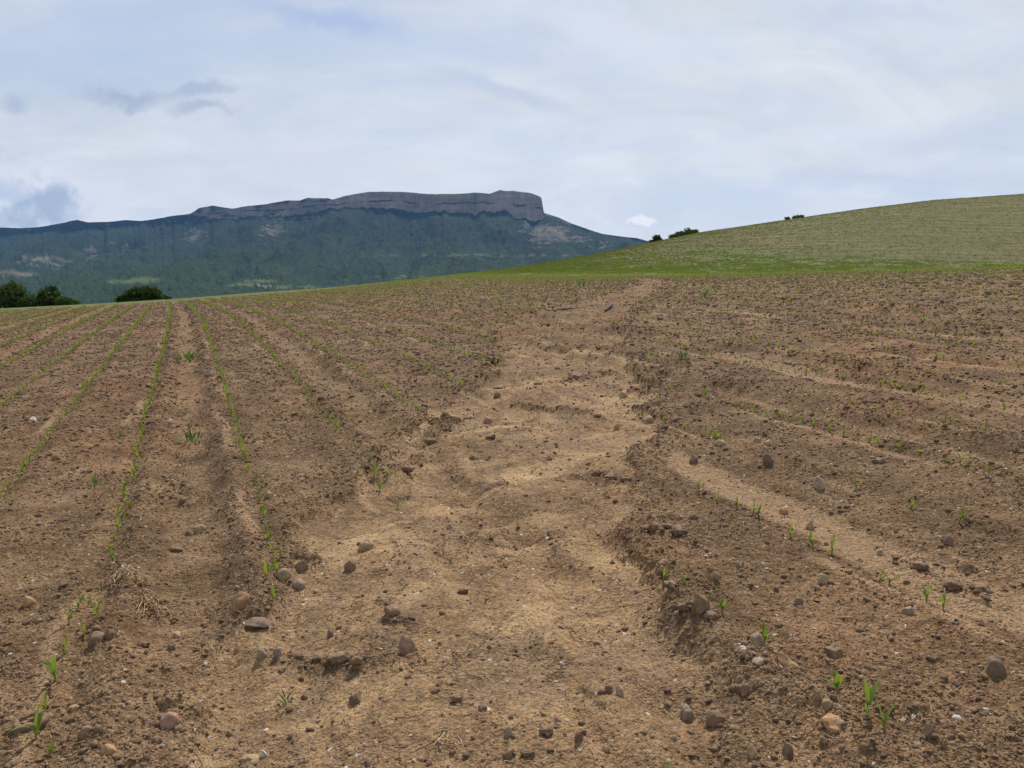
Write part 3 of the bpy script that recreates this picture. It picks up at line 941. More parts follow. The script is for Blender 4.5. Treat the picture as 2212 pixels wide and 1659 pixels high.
# crumbs and clods of soil
X, Y = near_points(290000, 2.0, 80.0, 1.0)
Z_ = zones(X, Y)
smooth_ = np.clip(np.maximum.reduce([Z_['wash'] * 0.85, Z_['track'] * 0.7, Z_['rill'] * 0.95, Z_['thin'] * 0.6, Z_['flats'] * 0.5]), 0, 1)
clump = sstep(fbm(X * 1.5, Y * 1.5, 3, 53), -0.15, 0.28) * 0.7 + sstep(fbm(X * 4.2, Y * 4.2, 3, 120), -0.1, 0.3) * 0.5
Z_['edge'] = np.maximum.reduce([Z_['edge'], ridge_mask(X, Y) * 1.4, Z_['shoulder'] * 0.6 * (1 - Z_['wash'])])
keep = (RNG.random(len(X)) < (1 - smooth_) * (0.16 + 0.84 * clump) + 0.05 + 0.5 * Z_['edge']) & in_field(X, Y)
X, Y = X[keep], Y[keep]
D = np.hypot(X, Y)
sz = np.clip(0.0016 * (1 + RNG.pareto(2.1, len(X))), 0, 0.012) * (1 + 0.9 * sstep(D, 4, 12)) + np.maximum(D - 2.5, 0) * 0.00070
sz *= np.where(D > 25, 1 - 0.35 * sstep(D, 25, 70), 1)
Zs = ground_z(X, Y)
scl = np.stack([sz * RNG.uniform(0.8, 1.3, len(X)), sz * RNG.uniform(0.8, 1.3, len(X)), sz * RNG.uniform(0.55, 0.95, len(X))], 1)
rot = np.stack([RNG.normal(0, 0.3, len(X)), RNG.normal(0, 0.3, len(X)), RNG.uniform(0, 6.28, len(X))], 1)
shapes = [src_obj('clod', clod_verts(ICO[2][0], 200 + k), ICO[2][1], M_clod, True) for k in range(8)]
scatter('soil_crumbs', np.stack([X, Y, Zs + sz * 0.15], 1), rot, scl, RNG.integers(0, 8, len(X)), shapes, 'loose brown soil crumbs and clods all over the ploughed field')

# gravel
X, Y = near_points(42000, 2.0, 60.0, 1.2)
Z_ = zones(X, Y)
grv = sstep(fbm(X * 0.9, Y * 0.9, 3, 121), -0.2, 0.3)
keep = (RNG.random(len(X)) < 0.10 + 0.75 * grv * (1 - 0.6 * Z_['wash']) * (1 - 0.7 * Z_['rill']) + 0.3 * Z_['edge']) & in_field(X, Y)
X, Y = X[keep], Y[keep]
D = np.hypot(X, Y)
sz = np.clip(0.0018 * (1 + RNG.pareto(2.2, len(X))), 0, 0.0085) + np.maximum(D - 2.5, 0) * 0.00036
Zs = ground_z(X, Y)
scl = np.stack([sz * RNG.uniform(0.9, 1.6, len(X)), sz * RNG.uniform(0.8, 1.2, len(X)), sz * RNG.uniform(0.35, 0.85, len(X))], 1)
rot = np.stack([RNG.normal(0, 0.35, len(X)), RNG.normal(0, 0.35, len(X)), RNG.uniform(0, 6.28, len(X))], 1)
shapes = [src_obj('chip', rock_verts(ICO[2][0], 300 + k, 0.2 + 0.1 * k, 0.08), ICO[2][1], M_gravel) for k in range(8)]
scatter('gravel', np.stack([X, Y, Zs + sz * 0.2], 1), rot, scl, RNG.integers(0, 8, len(X)), shapes, 'small mixed gravel lying among the clods')


# ------------------------------------------------------------------ maize seedlings
def blade(L, wid, lean, az, arch, base=(0, 0, 0), seg=7, twist=0.0):
    """a folded maize leaf: three vertices across, arching outward"""
    V, Fc = [], []
    x = z = 0.0
    ang = lean
    for i in range(seg + 1):
        s_ = i / seg
        w = wid * (math.sin(math.pi * min(1, 0.18 + s_ * 0.82)) ** 0.8) * (1 - s_ ** 4)
        if i == seg:
            w = 0.0005
        ca, sa = math.cos(az + twist * s_), math.sin(az + twist * s_)
        cx, cy = x * math.cos(az), x * math.sin(az)
        px_, py_ = -sa, ca
        lift = w * 0.45
        V += [(base[0] + cx + px_ * w, base[1] + cy + py_ * w, base[2] + z + lift * 0.7), (base[0] + cx, base[1] + cy, base[2] + z), (base[0] + cx - px_ * w, base[1] + cy - py_ * w, base[2] + z + lift * 0.7)]
        ang += arch / seg
        x += math.sin(ang) * L / seg
        z += math.cos(ang) * L / seg
    for i in range(seg):
        a = i * 3
        Fc += [(a, a + 1, a + 4, a + 3), (a + 1, a + 2, a + 5, a + 4)]
    return V, Fc


def tube(pts, rad, sides=5):
    V, Fc = [], []
    n = len(pts)
    for i, p in enumerate(pts):
        p = Vector(p)
        a = Vector(pts[max(i - 1, 0)])
        b = Vector(pts[min(i + 1, n - 1)])
        d_ = (b - a).normalized()
        u = d_.orthogonal().normalized()
        w = d_.cross(u)
        r = rad[i] if isinstance(rad, (list, tuple)) else rad
        for k in range(sides):
            th = 2 * math.pi * k / sides
            V.append(tuple(p + (u * math.cos(th) + w * math.sin(th)) * r))
    for i in range(n - 1):
        for k in range(sides):
            k2 = (k + 1) % sides
            Fc.append((i * sides + k, i * sides + k2, (i + 1) * sides + k2, (i + 1) * sides + k))
    return V, Fc


def merge(parts):
    V, Fc = [], []
    for v, f in parts:
        o_ = len(V)
        V += list(v)
        Fc += [tuple(i + o_ for i in q) for q in f]
    return V, Fc


def seedling_parts(seed):
    rg = random.Random(seed)
    az = rg.uniform(0, 6.28)
    st = tube([(0, 0, -0.012), (0.001, 0, 0.012), (0.002, 0.001, 0.030)], [0.0028, 0.0026, 0.0022])
    n = rg.choice((2, 3, 3, 4))
    lv = []
    for k in range(n):
        L = rg.uniform(0.05, 0.085) * (1.0 if k < 2 else 0.75)
        if k == n - 1:
            L *= 1.1
            lv.append(blade(L, 0.0055, 0.05, az + k * 3.0, rg.uniform(0.1, 0.5), (0.002, 0.001, 0.022), 7, rg.uniform(-0.5, 0.5)))
        else:
            lv.append(blade(L, rg.uniform(0.0042, 0.0066), rg.uniform(0.15, 0.5), az + k * 3.14 + rg.uniform(-0.4, 0.4), rg.uniform(0.5, 1.5), (0.0015, 0.0005, 0.010 + 0.006 * k), 7, rg.uniform(-0.6, 0.6)))
    return st, lv


NKIND = 9
SEED_PARTS = []
SEED_WHOLE = []
for k in range(NKIND):
    st, lv = seedling_parts(500 + k)
    o1 = mesh_obj('stem', *st, M_stem, link=False)
    o2 = [mesh_obj('leaf', *q, M_maize, link=False) for q in lv]
    SEED_PARTS.append((o1.data, [q.data for q in o2]))
    v, f = merge([st] + lv)
    SEED_WHOLE.append(mesh_obj('maize_seedling', v, f, M_maize, link=False).data)

# seedlings measured in the photograph (2212 frame), grouped by where they stand
NAMED = [
    ((78, 1600), 1.5, 'dark green maize seedling standing close to the hollow ring shaped clod'),
    ((120, 1478), 1.5, 'tall bushy maize seedling, second upward from the hollow clod in its row'),
    ((138, 1425), 1.1, 'upright narrow maize seedling behind the bushy one in the left row'),
    ((150, 1362), 1.1, 'maize seedling with two leaves spread flat in the left row'),
    ((98, 1545), 1.0, 'yellowish maize seedling growing behind the hollow clod'),
    ((1810, 1495), 1.3, 'slender maize seedling beside the dark grey stone on cracked soil'),
    ((1873, 1540), 1.6, 'tallest straight maize seedling with one blade and a clear shadow'),
    ((1912, 1582), 1.3, 'rolled short maize seedling just below the tallest straight one'),
    ((1651, 1395), 1.2, 'forked maize seedling with two open leaves above the orange brown block'),
    ((1560, 1330), 1.1, 'maize seedling right of the square brown clod on the channel rim'),
    ((1532, 1300), 1.0, 'yellow green maize seedling directly behind the square brown clod'),
    ((1478, 1278), 1.1, 'light maize seedling on the rim of the washed channel'),
    ((1432, 1250), 0.9, 'pale thin maize seedling at the upper end of the channel rim row'),
    ((1922, 1250), 1.4, 'tall maize seedling of the pair under the sandy rill'),
    ((1902, 1243), 1.0, 'shorter bluish maize seedling of the pair under the sandy rill'),
    ((2002, 1302), 1.2, 'maize seedling leaning beside a dark clump below the sandy rill'),
    ((2038, 1318), 0.9, 'low yellow maize seedling ending the row below the sandy rill'),
    ((1707, 1160), 0.9, 'maize seedling under the tan block, first of a close three'),
    ((1757, 1172), 1.2, 'spreading maize seedling, middle of the three beneath the tan block'),
    ((1797, 1190), 1.2, 'bright yellow green maize seedling, last of the three beneath the tan block'),
    ((1510, 1060), 1.3, 'bushy upright maize seedling right of the pale ochre patch'),
    ((1548, 1078), 1.0, 'maize seedling between the bushy upright one and the sandy rill'),
    ((1593, 1092), 1.0, 'yellow maize seedling beside the start of the sandy rill'),
    ((1626, 1108), 1.2, 'left maize seedling of a twin pair on the rill edge'),
    ((1638, 1112), 1.0, 'right maize seedling of a twin pair on the rill edge'),
    ((1850, 1055), 1.2, 'folded bright maize seedling right of the pale round stone'),
    ((590, 1310), 0.9, 'thin sparse maize seedling below the grey oval stone'),
    ((575, 1265), 1.3, 'curled maize seedling left of the tan oval stone'),
    ((187, 1262), 1.0, 'bluish maize seedling left of the dry root clump'),
    ((190, 1310), 1.0, 'maize seedling standing just below the bluish one'),
    ((168, 1325), 1.0, 'yellow green maize seedling two steps below the bluish one'),
    ((1430, 1655), 1.0, 'maize shoot poking up at the lower edge of the crust'),
    ((820, 1045), 1.5, 'largest light green maize plant of the thick clump'),
    ((800, 1000), 1.0, 'upright maize seedling behind the thick maize clump'),
    ((770, 1035), 1.0, 'maize seedling by the dark flat stones left of the clump'),
    ((838, 1020), 1.1, 'right hand maize plant of the thick clump beside a brown clod'),
    ((808, 1022), 1.3, 'tall back maize plant of the thick clump'),
    ((855, 1080), 1.1, 'maize seedling standing alone in front of the thick clump'),
    ((768, 970), 1.2, 'maize seedling with wide leaves at the channel edge above the clump'),
    ((905, 895), 1.3, 'dense maize seedling where the fourth row meets the channel'),
]


def add_seedling(x, y, s, label, group, parts=False, kind=None, rz=None):
    k = random.randrange(NKIND) if kind is None else kind
    z = float(ground_z(np.array([x]), np.array([y]))[0])
    if parts:
        r = bpy.data.objects.new('maize_seedling', None)
        r.empty_display_size = 0.02
        COL.objects.link(r)
        st, lv = SEED_PARTS[k]
        for nm, me in [('stem', st)] + [('leaf', q) for q in lv]:
            c = bpy.data.objects.new(nm, me)
            COL.objects.link(c)
            c.parent = r
    else:
        r = bpy.data.objects.new('maize_seedling', SEED_WHOLE[k])
        COL.objects.link(r)
    r.location = (x, y, z)
    r.scale = (s, s, s)
    r.rotation_euler = (random.gauss(0, 0.12), random.gauss(0, 0.12), random.uniform(0, 6.28) if rz is None else rz)
    tag(r, label, 'seedling', group)
    return r


taken = []
for (p_, s_, lab) in NAMED:
    x, y = raypt(*p_)
    add_seedling(x, y, s_, lab, 'maize seedlings of the sown field', True)
    taken.append((x, y))
taken = np.array(taken)

# all the other seedlings, along the rows
cand = []
for n in range(-60, 130):
    U0 = ROW0 + n * ROWS
    y = 2.0 + random.random() * 0.2
    while y < 92:
        y += random.uniform(0.08, 0.19)
        x = U0 - 0.379 * y + float(bend(y)) + random.gauss(0, 0.014)
        if abs(x) > y * 0.66 + 1.0:
            continue
        cand.append((x, y, n))
cand = np.array(cand)
Zc = zones(cand[:, 0], cand[:, 1])
Dc = Zc['D']
gap = fbm(cand[:, 1] * 0.35 + cand[:, 2] * 7.7, cand[:, 2] * 3.1, 3, 130)
left_rows = cand[:, 2] <= 2
right = cand[:, 0] > XR(cand[:, 1])
prob = np.where(left_rows, 0.95, 0.85) * np.where(cand[:, 2] <= 1, sstep(gap, -0.75, -0.4), sstep(gap, -0.45, -0.1))
prob = np.where(right & (Dc < 5), prob * 0.7, prob)
prob = np.where((Zc['wash'] > 0.3), 0.0, prob)
prob = np.where((Dc < 7) & (cand[:, 2] == 1), 0.0, prob)         # third row is washed away near the eye
prob = np.where((Dc < 7) & right & (cand[:, 2] <= 3) & (cand[:, 2] >= 2), prob * 0.12, prob)
ok = (RNG.random(len(cand)) < prob) & in_field(cand[:, 0], cand[:, 1])
for tx, ty in taken:
    ok &= np.hypot(cand[:, 0] - tx, cand[:, 1] - ty) > 0.09
cand, Dc = cand[ok], Dc[ok]
vis = np.abs(cand[:, 0]) < cand[:, 1] * 0.61
order = np.argsort(np.where(vis, Dc, 1e9))
first = order[:245]
restc = np.setdiff1d(np.arange(len(cand)), first)
WHERE = {-4: 'maize seedling in the fifth row left of the wheel track', -3: 'maize seedling in the fourth row left of the wheel track', -2: 'maize seedling in the third row left of the wheel track',
         -1: 'maize seedling in the row left of the wheel track', 0: 'maize seedling in the row right of the wheel track',
         1: 'maize seedling in the second row right of the wheel track', 2: 'maize seedling in the third row right of the wheel track', 3: 'maize seedling in the fourth row right of the wheel track'}
for i in first:
    x, y, n = cand[i]
    n = int(n)
    if x > XR(y):
        lab = 'maize seedling right of the channel, row %s' % {2: 'nearest the channel', 3: 'below the sandy rill', 4: 'above the sandy rill', 5: 'second above the sandy rill', 6: 'third above the sandy rill', 7: 'fourth above the sandy rill', 8: 'fifth above the sandy rill'}.get(n, 'far beyond the sandy rill')
    else:
        # a row counted as -1 is the one beside the track on its left
        lab = {-1: WHERE[-1], 0: WHERE[0]}.get(n, WHERE.get(n, 'maize seedling in a row at the far side of the field'))
    lab += ', ' + ('nearest stretch' if Dc[i] < 5 else 'near stretch' if Dc[i] < 7 else 'middle stretch' if Dc[i] < 10 else 'farther stretch')
    add_seedling(x, y, random.uniform(0.75, 1.25), lab, 'maize seedlings of the sown field', Dc[i] < 4.5)
c_ = cand[restc]
Zs = ground_z(c_[:, 0], c_[:, 1])
Df = np.hypot(c_[:, 0], c_[:, 1])
s1 = RNG.uniform(0.85, 1.4, len(c_)) * (1 + 0.35 * sstep(Df, 8, 40))
shapes = []
for k in range(NKIND):
    o = bpy.data.objects.new('sprout', SEED_WHOLE[k])
    shapes.append(o)
scatter('maize_rows', np.stack([c_[:, 0], c_[:, 1], Zs], 1), np.stack([RNG.normal(0, 0.12, len(c_)), RNG.normal(0, 0.12, len(c_)), RNG.uniform(0, 6.28, len(c_))], 1),
        np.stack([s1, s1, s1], 1), RNG.integers(0, NKIND, len(c_)), shapes, 'long rows of light green maize seedlings stretching to the field crest')


# ------------------------------------------------------------------ grass on the border strip and sprouts on the hill
def tuft(seed, n, L, wid, spread, mat, name='tuft'):
    rg = random.Random(seed)
    ps = []
    for k in range(n):
        a = rg.uniform(0, 6.28)
        r = rg.uniform(0, spread)
        ps.append(blade(L * rg.uniform(0.6, 1.2), wid, rg.uniform(0.05, 0.5), a, rg.uniform(0.2, 1.1), (r * math.cos(a), r * math.sin(a), -0.01), 3))
    v, f = merge(ps)
    return mesh_obj(name, v, f, mat, link=False)


def polar_area(n, p0, p1, dfun):
    ph = RNG.uniform(p0, p1, n)
    lo, hi = dfun(ph)
    D = np.sqrt(lo ** 2 + RNG.random(n) * (hi ** 2 - lo ** 2))
    return D, ph


n = 60000
D, ph = polar_area(n, -4 * D2R, 36 * D2R, lambda ph: (border_dist(ph) * 0.99, border_dist(ph) + np.interp(img_t(ph), [900, 1100, 1400, 1700, 2300], [60, 48, 42, 34, 30])))
X, Y = D * np.sin(ph), D * np.cos(ph)
t_ = (D - border_dist(ph)) / 34
keep = RNG.random(n) < np.clip(1.15 - t_ * 0.9, 0, 1) * sstep(fbm(X * 0.25, Y * 0.4, 3, 140), -0.15, 0.25)
X, Y = X[keep], Y[keep]
s1 = RNG.uniform(0.7, 1.5, len(X))
scatter('grass', np.stack([X, Y, ground_z(X, Y)], 1), np.stack([X * 0, X * 0, RNG.uniform(0, 6.28, len(X))], 1), np.stack([s1, s1, s1], 1), RNG.integers(0, 4, len(X)),
        [tuft(600 + k, 12, 0.17, 0.012, 0.16, M_grass) for k in range(4)], 'band of lush green grass along the far edge of the bare field')
n = 70000
D, ph = polar_area(n, -2 * D2R, 36 * D2R, lambda ph: (border_dist(ph) + 8, np.interp(img_t(ph), X2, DIST2) / np.cos(ph) + 12))
X, Y = D * np.sin(ph), D * np.cos(ph)
keep = RNG.random(n) < 0.35 + 0.65 * sstep(fbm(X * 0.1, Y * 0.5, 3, 141), -0.2, 0.2)
X, Y = X[keep], Y[keep]
s1 = RNG.uniform(0.6, 1.4, len(X))
scatter('sprouting_crop', np.stack([X, Y, ground_z(X, Y)], 1), np.stack([X * 0, X * 0, RNG.uniform(0, 6.28, len(X))], 1), np.stack([s1, s1, s1], 1), RNG.integers(0, 4, len(X)),
        [tuft(620 + k, 9, 0.16, 0.014, 0.22, M_hillg) for k in range(4)], 'thin olive young crop covering the hillside')

# weeds
WEEDS = [((1256, 622), 0.34, 'dark bushy weed standing alone near the field border'), ((1520, 645), 0.24, 'dark weed tuft right of the reddish far end of the channel'),
         ((1403, 580), 0.55, 'dark weed tuft in the green grass band'), ((1522, 588), 0.4, 'low dark weed at the foot of the grass band'), ((1475, 775), 0.13, 'blue green weed on the sparse right side'),
         ((405, 767), 0.26, 'low wide bluish weed patch across the wheel track'), ((405, 915), 0.10, 'small weed in the wheel track under the white pebble'), ((410, 940), 0.16, 'bluish spreading weed in the wheel track'),
         ((385, 975), 0.08, 'faint flat weed in the middle of the wheel track'), ((450, 968), 0.08, 'small weed at the right side of the wheel track'), ((205, 1045), 0.09, 'single grey green weed shoot among clods of the left strip'),
         ((258, 948), 0.08, 'dark little weed beside a stone left of the wheel track'), ((400, 885), 0.08, 'yellow green weed at the wheel track step'), ((618, 1495), 0.06, 'small bright weed lying on the washed crust'),
         ((655, 905), 0.09, 'small weed shoot between the second and third maize row'), ((1070, 740), 0.12, 'lone weed left of the stepped part of the channel')]
for i, (p_, s_, lab) in enumerate(WEEDS):
    x, y = raypt(*p_)
    ps = []
    rg = random.Random(700 + i)
    stem_ps = []
    flat = 'flat' in lab or 'low' in lab or 'spread' in lab
    for k in range(26 if s_ > 0.1 else 12):
        a = rg.uniform(0, 6.28)
        r = rg.uniform(0, s_ * (0.9 if flat else 0.35))
        ps.append(blade(s_ * rg.uniform(0.4, 0.9), s_ * 0.055, rg.uniform(0.1, 0.9), a, rg.uniform(0.2, 1.2), (r * math.cos(a), r * math.sin(a), rg.uniform(0, 0.1 if flat else 0.45) * s_), 3))
    v, f = merge(ps)
    w = mesh_obj('weed', v, f, M_weed)
    w.location = (x, y, float(ground_z(np.array([x]), np.array([y]))[0]))
    tag(w, lab, 'weed', 'weeds in the field')

# ------------------------------------------------------------------ stones
TAN, PINK, BRN, DRK, GRY, PALE, ORG, WHT = (0.34, 0.235, 0.135), (0.34, 0.190, 0.135), (0.22, 0.135, 0.080), (0.185, 0.122, 0.082), (0.28, 0.200, 0.138), (0.42, 0.32, 0.22), (0.36, 0.21, 0.105), (0.54, 0.47, 0.39)
STONES = [  # place, width, height in photo pixels, colour, angularity, label
    ((878, 1410), 44, 50, PINK, 0.75, 'large angular pinkish rock with a pale top, upright on the crust'),
    ((1703, 1440), 46, 32, ORG, 0.8, 'orange brown five sided block below the forked seedling'),
    ((1516, 1345), 46, 40, BRN, 0.8, 'square brown block on the channel rim among dark clods'),
    ((1806, 1428), 44, 26, BRN, 0.5, 'rounded grey brown stone right of the orange brown block'),
    ((360, 1562), 46, 30, PINK, 0.1, 'smooth pink rounded stone alone on fine soil'),
    ((528, 1665), 60, 62, BRN, 0.7, 'tall dark brown rock jutting up in front of a flat pale stone'),
    ((534, 1608), 50, 18, TAN, 0.4, 'flat pale stone behind the tall dark brown rock'),
    ((566, 1593), 17, 15, WHT, 0.1, 'small round white pebble beside the flat pale stone'),
    ((765, 1500), 36, 24, DRK, 0.6, 'dark purple grey stone on rippled sand'),
    ((755, 1218), 31, 30, BRN, 0.2, 'round brown stone on a pale washed spot'),
    ((789, 1168), 38, 26, TAN, 0.2, 'round tan stone half coated with crumbs'),
    ((610, 1252), 36, 24, TAN, 0.1, 'smooth tan oval stone touching a grey oval stone'),
    ((643, 1260), 32, 20, GRY, 0.1, 'smooth grey oval stone touching the tan oval stone'),
    ((648, 1215), 34, 24, BRN, 0.4, 'brown stone half buried above the two ovals'),
    ((519, 1320), 44, 34, ORG, 0.3, 'flat orange tan slab bedded in soil above the dark slate'),
    ((427, 1132), 34, 22, TAN, 0.2, 'rounded tan stone lying in the wheel track'),
    ((404, 1137), 18, 16, BRN, 0.3, 'small brown stone touching the tan one in the wheel track'),
    ((377, 1172), 34, 16, BRN, 0.5, 'low brown stone at the left side of the wheel track'),
    ((1490, 1502), 36, 30, GRY, 0.6, 'purple grey broken stone at the channel mouth'),
    ((1552, 1530), 46, 34, BRN, 0.6, 'dark brown lump with a shadow right of the purple grey stone'),
    ((1402, 900), 32, 20, TAN, 0.1, 'egg shaped tan stone leading a row of three'),
    ((1421, 878), 22, 16, BRN, 0.2, 'brown stone behind the egg shaped one'),
    ((1348, 850), 24, 16, TAN, 0.1, 'smooth tan pebble alone in the channel'),
    ((1332, 914), 15, 19, TAN, 0.1, 'upright egg shaped pebble in the channel'),
    ((1432, 866), 14, 14, PALE, 0.1, 'small pale round pebble behind the group of three'),
    ((1244, 812), 42, 16, BRN, 0.5, 'long flat brown stone crossing the stepped channel'),
    ((1054, 903), 26, 17, PINK, 0.2, 'pink rounded stone on the left rim of the channel'),
    ((1076, 838), 26, 10, BRN, 0.7, 'flat dark stone stacked above a small cube'),
    ((1075, 850), 20, 17, BRN, 0.7, 'small brown cube under the flat dark stone'),
    ((1014, 891), 20, 10, PALE, 0.4, 'pale pink flat pebble left of the pink rounded stone'),
    ((1662, 1012), 28, 28, DRK, 0.6, 'dark pointed stone on clods above the rill'),
    ((1773, 1060), 26, 28, PALE, 0.2, 'pale potato shaped stone standing above the rill'),
    ((1500, 994), 24, 18, DRK, 0.4, 'dark rounded stone where the rill begins'),
    ((1752, 1130), 24, 24, TAN, 0.8, 'tan cube on the lower edge of the sandy rill'),
    ((1694, 1098), 22, 16, ORG, 0.2, 'smooth reddish tan stone near the cube by the rill'),
    ((1636, 957), 22, 14, GRY, 0.2, 'grey oval stone left of its tan neighbour'),
    ((1662, 964), 20, 16, TAN, 0.1, 'tan oval stone right of its grey neighbour'),
    ((1558, 968), 28, 14, TAN, 0.2, 'long tan pebble below the first right hand row'),
    ((1500, 1122), 20, 14, DRK, 0.6, 'dark flat stone left of the bushy seedling'),
    ((2158, 1462), 42, 38, DRK, 0.3, 'big dark rounded stone on the cloddy right edge'),
    ((2052, 1175), 22, 22, DRK, 0.1, 'round dark grey stone beyond the sandy rill'),
    ((1905, 1180), 18, 12, PALE, 0.4, 'white flat pebble on the lower lip of the rill'),
    ((1877, 960 + 75), 18, 12, GRY, 0.3, 'small grey stone between two seedlings high on the right'),
    ((545, 1350), 70, 20, DRK, 0.9, 'dark broken slate slab below the orange tan slab'),
    ((1340, 1478), 22, 40, PALE, 0.5, 'pale translucent quartz chip standing in the crust'),
    ((1316, 1478), 20, 20, BRN, 0.5, 'small brown stone beside the quartz chip'),
    ((1606, 1422), 20, 12, WHT, 0.4, 'white flat pebble left of the pale grey stone'),
    ((1637, 1410), 34, 26, GRY, 0.3, 'pale grey rounded stone with a light crust'),
    ((1640, 1446), 34, 12, GRY, 0.8, 'thin grey flake below the pale grey rounded stone'),
    ((2071, 1565), 22, 12, WHT, 0.2, 'bright white pebble low on the right'),
    ((2010, 1590), 26, 24, GRY, 0.5, 'pale grey chip left of the bright white pebble'),
    ((1810, 1582), 60, 22, ORG, 0.4, 'long low tan stone buried in fine soil'),
    ((1548, 1262), 18, 16, TAN, 0.5, 'small tan stone near the channel rim seedlings'),
    ((1600, 1228), 18, 18, GRY, 0.7, 'small upright grey chip with a thin stalk beside'),
    ((1660, 1145), 24, 14, ORG, 0.3, 'small orange stone above the close three seedlings'),
    ((1780, 1262), 26, 22, TAN, 0.3, 'rounded tan stone in the gravelly strip below the rill'),
    ((1728, 1305), 22, 20, DRK, 0.2, 'dark round stone in the gravelly strip'),
    ((1965, 1330), 26, 16, GRY, 0.6, 'grey flat stone beside the leaning seedling'),
    ((1600, 1465), 20, 16, GRY, 0.5, 'small grey stone under the thin grey flake'),
    ((1615, 1490), 34, 24, BRN, 0.4, 'brown lump below the stack of grey flakes'),
    ((1790, 1545), 28, 16, TAN, 0.3, 'small tan stone just above the long low one'),
    ((1768, 1530), 24, 22, BRN, 0.5, 'brown pointed stone left of the slender seedling'),
    ((1705, 1600), 26, 28, BRN, 0.6, 'brown tilted stone low on the right crust'),
    ((1625, 1605), 22, 28, TAN, 0.5, 'small tan tilted stone left of the brown tilted one'),
    ((205, 1408), 40, 26, BRN, 0.3, 'large brown clod like stone in the lower left strip'),
    ((236, 1400), 24, 22, BRN, 0.4, 'brown lump touching the large clod like stone'),
    ((370, 1390), 22, 17, DRK, 0.4, 'blue grey stone below the two pink pebbles'),
    ((378, 1358), 22, 13, PALE, 0.2, 'pale oval pebble under the dry root clump'),
    ((57, 1312), 30, 20, ORG, 0.3, 'orange brown stone in the left gravelly strip'),
    ((565, 1408), 28, 24, GRY, 0.4, 'grey brown stone, left one of a leaning pair'),
    ((600, 1410), 22, 28, GRY, 0.7, 'tilted grey brown stone, right one of a leaning pair'),
    ((712, 1360), 18, 20, DRK, 0.6, 'small dark pointed stone near the crusted lump'),
    ((845, 1338), 44, 22, BRN, 0.4, 'brown crusted lump above the large angular rock'),
    ((1203, 1537), 28, 16, PINK, 0.8, 'flat triangular pinkish grey stone'),
    ((1160, 1490), 0, 0, TAN, 0.2, ''),
    ((1042, 1521), 26, 16, DRK, 0.3, 'dark flat pebble near the small pale one'),
    ((1098, 1573), 20, 22, GRY, 0.2, 'grey upright pebble beside a curved straw'),
    ((1098, 1618), 28, 20, BRN, 0.4, 'brown stone at the lower crust edge'),
    ((1250, 1580), 22, 30, BRN, 0.7, 'narrow dark upright clod near a long crack'),
    ((335, 1555 + 45), 26, 18, BRN, 0.3, 'small brown stone below the smooth pink one'),
    ((228, 1640), 36, 20, ORG, 0.3, 'orange brown stone at the lower left edge'),
    ((180, 1600), 34, 20, BRN, 0.4, 'dark brown stone left of the small brown ones'),
    ((155, 1595 - 65), 26, 10, ORG, 0.5, 'thin reddish chip near the lower left seedlings'),
    ((1000, 985), 0, 0, TAN, 0.2, ''),
    ((1020, 985), 18, 12, DRK, 0.3, 'small dark blue pebble in the channel'),
    ((770, 1020), 26, 14, BRN, 0.6, 'flat brown stone left of the thick maize clump'),
    ((845, 1002), 26, 14, BRN, 0.3, 'brown stone behind the thick maize clump'),
    ((970, 1128), 16, 14, PALE, 0.2, 'small round grey white pebble in the upper channel'),
    ((580, 1078), 20, 16, TAN, 0.2, 'round tan stone beside the track side maize row'),
    ((735, 900), 14, 15, BRN, 0.3, 'upright brown stone between maize rows'),
    ((828, 972), 20, 14, BRN, 0.3, 'brown rounded stone near the channel edge row'),
    ((68, 915), 18, 12, WHT, 0.3, 'white pebble among clods high in the left strip'),
    ((118, 995), 20, 14, BRN, 0.3, 'brown stone in the upper left strip'),
    ((366, 905), 14, 9, WHT, 0.3, 'small white pebble at the top of the wheel track hollow'),
    ((588, 888 + 335), 0, 0, TAN, 0.2, ''),
    ((392, 1068), 18, 13, BRN, 0.4, 'small brown stone on the wheel track step'),
]


def solid(o, dims, rg):
    return o


def add_stone(x, y, w, h, color, ang, label, seed, group=None, sub=3, bury=0.75, dep=None):
    z = float(ground_z(np.array([x]), np.array([y]))[0])
    dep = dep or w * random.uniform(0.7, 0.95)
    w, h = w * 0.80, h * 0.76
    v = rock_verts(ICO[sub][0], seed, max(ang, 0.35), 0.15)
    v[:, 2] = np.maximum(v[:, 2], -0.8)
    ext = v.max(0) - v.min(0)
    rz = random.uniform(-0.5, 0.5)
    v = v / ext * np.array([w, dep, h * (1 + bury)])
    o = mesh_obj('stone', v, ICO[sub][1], M_stone, smooth=ang < 0.35)
    if ang >= 0.35:
        try:
            o.data.set_sharp_from_angle(angle=math.radians(22))
            o.data.polygons.foreach_set('use_smooth', np.full(len(o.data.polygons), True))
        except Exception:
            pass
    o.location = (x, y, z + h * 0.5 * (1 - bury) - 0.002)
    o.rotation_euler = (random.gauss(0, 0.08), random.gauss(0, 0.12), rz)
    q_ = random.uniform(0.88, 1.1)
    o.color = (*[c * q_ for c in color], 1)
    tag(o, label, 'stone', group)
    return o


placed = []
for i, (p_, w, h, colr, ang, lab) in enumerate(STONES):
    if w == 0:
        continue
    x, y = raypt(*p_)
    dist = math.hypot(x, y)
    k = P / F * math.hypot(dist, EYE)
    hh = min(h * k * 1.0, w * k * 1.1)
    if h < w * 0.5:
        hh = h * k * 0.85
    add_stone(x, y + 0.3 * w * k, w * k, hh, colr, ang, lab, 900 + i, 'single stones on the field')
    placed.append((x, y))

